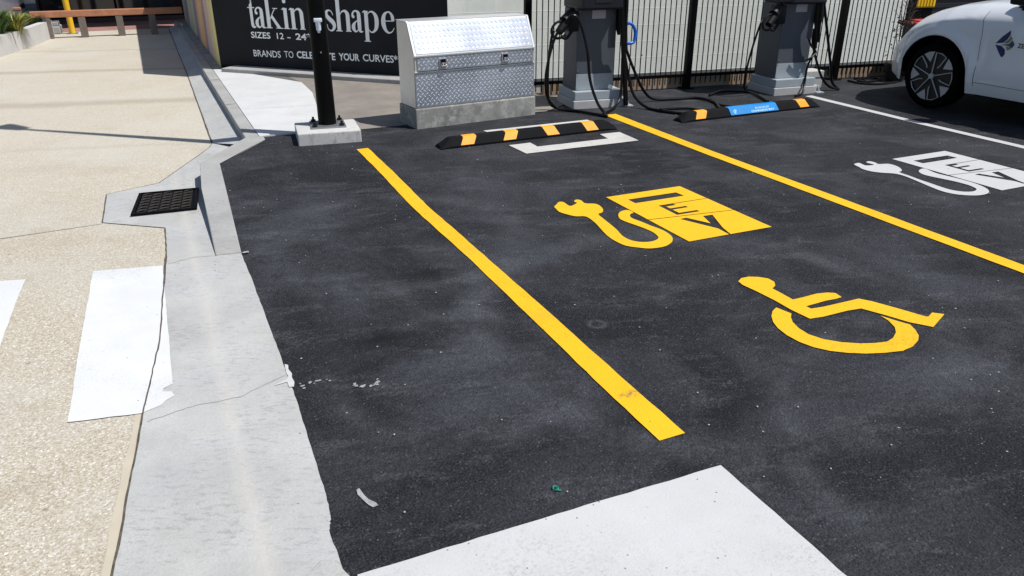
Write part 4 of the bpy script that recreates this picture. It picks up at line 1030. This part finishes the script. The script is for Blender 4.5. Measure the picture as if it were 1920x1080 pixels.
    for s, wb, wt, zr in TB:
        gr_.append([g.b.verts.new(p) for p in ((-wb, s, 1.02), (-wt-.01, s, max(1.05, zr-.02)))]+[g.b.verts.new(p) for p in ((wt+.01, s, max(1.05, zr-.02)), (wb, s, 1.02))])
        rr_.append([r.b.verts.new(p) for p in ((-wt-.02, s, zr-.025), (-wt+.02, s, zr+.012), (-wt*.5, s, zr+.03), (0, s, zr+.036), (wt*.5, s, zr+.03), (wt-.02, s, zr+.012), (wt+.02, s, zr-.025))])
    for a, b in zip(gr_, gr_[1:]):
        g.b.faces.new((a[0], a[1], b[1], b[0])); g.b.faces.new((a[2], a[3], b[3], b[2])); g.b.faces.new((a[1], a[2], b[2], b[1]))
    for i, (a, b) in enumerate(zip(rr_, rr_[1:])):
        if 2 <= i <= 6:
            for k in range(6): r.b.faces.new((a[k], a[k+1], b[k+1], b[k]))
    g.b.faces.new(gr_[0]); g.b.faces.new(gr_[-1])
    g.build('windows', GLASS, e); r.build('roof', CARW, e, smooth=True)
    m = MB()
    for sd in (-1, 1):
        m.tube([(sd*.745, -.62, 1.06), (sd*.66, -1.0, 1.37), (sd*.635, -1.2, 1.47)], .035, 8, 3)
        m.tube([(sd*.80, -1.62, 1.03), (sd*.63, -1.68, 1.53)], .03, 8, 1); m.tube([(sd*.74, -2.85, 1.04), (sd*.60, -2.75, 1.48)], .05, 8, 1)
    m.build('pillar', CARW, e, smooth=True)
    for sd in (-1, 1):
        m = MB(); m.box(-.02, .20, -.10, .06, -.065, .085, bev=.03, M=Matrix.Translation((sd*.86 if sd > 0 else -1.04, -.80, 1.13)))
        m.box(-.05, .05, -.03, .04, -.12, -.05, bev=.01, M=Matrix.Translation((sd*.84, -.80, 1.13)))
        m.build('mirror', DARKP, e, smooth=True)
        m = MB(); m.tube([(sd*(sidex(-1.24, .90)+.004), -1.22, .90), (sd*(sidex(-1.3, .90)+.03), -1.26, .90), (sd*(sidex(-1.3, .90)+.03), -1.36, .90), (sd*(sidex(-1.4, .90)+.004), -1.40, .90)], .010, 8, 3); m.build('door_handle', CARW, e, smooth=True)
    return e, body
car, cbody = make_car()
car.location = (8.125, 5.49, 0)
tag(car, 'white parked hatchback with black wheel arches and a blue folded-ribbon logo on its door', 'car')
logo_navy = plain('logo_navy', (.008, .02, .11), .4); logo_teal = plain('logo_teal', (.03, .07, .10), .4); logo_olive = plain('logo_olive', (.22, .24, .16), .4)
def decal(name, poly, mat, h=.003):
    m = MB(); m.faces([(-(sidex(y-5.49, z)+h), y-5.49, z) for y, z in poly], [tuple(range(len(poly)))])
    return m.build(name, mat, cbody)
decal('logo', [(4.889, .712), (4.84, .775), (4.774, .838), (4.766, .80), (4.785, .755), (4.82, .722)], logo_navy)
decal('logo', [(4.887, .700), (4.825, .694), (4.785, .665), (4.778, .625), (4.793, .597), (4.812, .60), (4.85, .645)], logo_navy)
decal('logo', [(4.815, .722), (4.775, .755), (4.762, .79), (4.735, .765), (4.770, .722)], logo_olive)
decal('logo', [(4.84, .705), (4.76, .718), (4.735, .755), (4.705, .72), (4.722, .685), (4.76, .70)], logo_teal, .0035)
decal('logo', [(4.785, .695), (4.765, .66), (4.735, .675), (4.73, .69)], logo_olive, .0035)
text_mesh('ZE', .055, lambda x, y: Vector((-(sidex(4.675-x-5.49, .695+y)+.003), 4.675-x-5.49, .695+y)), DARKP, 'lettering', cbody, bold=.001)


# ------------------------------------------------------------------ the far end of the drive
car2 = copy_tree(car); car2.location = (-2.98, 20.15, LOW); car2.rotation_euler[2] = R(-90)
for o in list(bpy.data.objects):
    if o.parent and o.parent.parent == car2 and (o.name.startswith('logo') or o.name.startswith('lettering')): bpy.data.objects.remove(o)
tag(car2, 'white car far off beyond the leafy planter at the left edge', 'car')
sf = empty('shop_front', (-1.95, 20.45, LOW), 0, 'dark shop front in shade beyond the timber rail', 'building')
f = MB(); f.box(0, 9, .02, 6, -.05, 4.2); f.build('wall', SHOPD, sf)
f = MB(); f.box(0, 9, -.02, .019, 0, .10, bev=.004); f.build('stall_riser', plain('riser_brown', (.05, .03, .028), .7, var=.3, scale=3), sf)
for i in range(6):
    fr = MB(); a = .05+i*1.48; fr.box(a, a+.05, -.03, .018, .11, 2.4); fr.box(a+.05, a+1.48, -.03, .018, .11, .15); fr = fr.build('window_frame', BLACK, sf)
    p_ = MB(); p_.box(a+.05, a+1.48, -.008, .018, .151, 2.4); p_.build('pane', GLASS, fr)
f = MB(); f.box(-.1, 9.1, -2.0, 0.0, 2.6, 2.75, bev=.01); f.build('added_awning', SHOPD, sf)  # out of view, added to keep the shop front in shade
rl = empty('timber_rail', (0, 17.42, LOW), 0, 'copper brown timber rail on grey square posts across the end of the drive', 'barrier')
f = MB(); f.box(-1.80, .83, -.07, .07, .375, .49, bev=.012); f.build('rail', TIMB, rl)
for x in (-1.55, -.965, -.32, .265):
    f = MB(); f.box(x-.062, x+.062, -.065, .065, -.05, .374, bev=.012); f.build('post', POSTT, rl)
yp = empty('yellow_post', (-1.22, 18.2, LOW), 0, 'yellow steel post standing beyond the timber rail', 'post')
f = MB(); f.cyl((0, 0, 0), (0, 0, 2.6), .055, .055, 20); f.build('pole', YPOST, yp, smooth=True)
f = MB(); f.box(-.10, .10, -.10, .10, -.004, .012, bev=.003); f.build('base_plate', STEEL, yp)
tbp = empty('timber_bollard', (-2.02, 17.75, LOW), 0, 'short brown timber bollard behind the planter leaves', 'bollard')
f = MB(); f.box(-.06, .06, -.06, .06, -.05, .50, bev=.01); f.build('post', POSTT, tbp)
f = MB(); f.box(-.066, .066, -.066, .066, .501, .55, bev=.012); f.build('cap', TIMB, tbp)
# planter wall with strap-leaved plants
pw = empty('planter', (0, 0, 0), 0, 'low white rendered planter wall along the left side of the drive', 'planter')
W1 = [(-2.50, 13.4), (-2.09, 14.87), (-1.756, 16.17), (-1.56, 17.3), (-1.50, 17.75)]
inn = [(x-.13, y+.02) for x, y in W1]
f = MB(); f.prism([(x, y) for x, y in W1]+inn[::-1], -.16, .185, bev=.012); f.build('wall', PLANTW, pw)
f = MB(); f.prism([(x-.131, y+.02) for x, y in W1]+[(-4.2, 17.75), (-4.2, 13.4)], -.16, .11); f.build('soil', SOIL, pw)
def straps(name, x, y, n, h, sp_, mats, seed, label):
    e = empty(name, (x, y, .11), 0, label, 'plant', 'strap-leaved plants in the planter'); q = random.Random(seed)
    for mi, (mat, cnt) in enumerate(mats):
        f = MB()
        for _ in range(cnt):
            a = q.uniform(0, 6.28); r0 = q.uniform(0, .08); L = h*q.uniform(.6, 1.15); out = sp_*q.uniform(.4, 1.2); w = q.uniform(.008, .016)
            d = Vector((math.cos(a), math.sin(a), 0)); t_ = Vector((-d.y, d.x, 0)); P = []
            for k in range(6):
                u = k/5; P.append(d*(r0+out*u**1.5)+Vector((0, 0, L*(u*1.35-u*u*.62))))
            vs = []
            for k, p in enumerate(P):
                ww = w*(1-.8*(k/5)**2)
                vs += [p+t_*ww, p-t_*ww]
            f.faces(vs, [(2*k, 2*k+1, 2*k+3, 2*k+2) for k in range(5)])
        f.build('leaves', mat, e)
for i, (x, y, m, lab) in enumerate(((-2.30, 15.0, [(LEAF, 300)], 'dense green strap-leaved plant at the very left edge of the planter'), (-2.12, 15.5, [(LEAF, 300)], 'green arching strap-leaved plant left of the yellowing one'),
        (-1.90, 15.9, [(LEAFY, 220), (LEAF, 40)], 'yellowing strap-leaved plant spilling over the white planter wall'), (-2.08, 16.75, [(LEAF, 170)], 'dark green strap-leaved plant just beyond the yellowing one'), (-1.78, 17.45, [(LEAF, 110)], 'small green plant at the far end of the planter'))):
    straps('strap_leaf_plant', x, y, 0, .56 if i < 2 else (.44 if i == 2 else .28), .34 if i < 3 else .25, m, i, lab)
f = MB(); f.box(-1.72, -1.42, 18.2, 18.75, LOW, .02, bev=.02); f.box(-1.70, -1.44, 18.3, 18.6, .0205, .10, bev=.015)
f.build('stone_block', CONC_G, label='low grey stone block beyond the end of the planter', cat='block')

# ------------------------------------------------------------------ camera, light
cam = bpy.data.cameras.new('camera'); co = bpy.data.objects.new('camera', cam); link(co); S.camera = co
cam.sensor_width = 36; cam.lens = 36*1440/1920; cam.clip_end = 600; cam.clip_start = .05
PITCH = math.atan(655/1440)
co.location = (0, 0, 1.6); co.rotation_euler = (math.pi/2-PITCH, 0, -R(24.8))
el, az = R(61), R(129)
sd_ = Vector((math.sin(az)*math.cos(el), math.cos(az)*math.cos(el), math.sin(el)))
sun = bpy.data.lights.new('sun', 'SUN'); sun.energy = 4.3; sun.angle = R(.5); sun.color = (1, .965, .92)
so = bpy.data.objects.new('sun', sun); link(so); so.rotation_euler = sd_.to_track_quat('Z', 'Y').to_euler(); so.location = (0, 0, 12)
w = bpy.data.worlds.new('World'); S.world = w; w.use_nodes = True
sk = w.node_tree.nodes.new('ShaderNodeTexSky'); sk.sky_type = 'NISHITA'; sk.sun_disc = False; sk.sun_elevation = el; sk.sun_rotation = az
bg = w.node_tree.nodes['Background']; bg.inputs['Strength'].default_value = .08
w.node_tree.links.new(sk.outputs[0], bg.inputs['Color'])
S.view_settings.view_transform = 'Standard'; S.view_settings.look = 'None'; S.view_settings.exposure = 0.22; S.view_settings.gamma = 1
S.render.engine = 'CYCLES'; S.render.resolution_x = 1024; S.render.resolution_y = 576
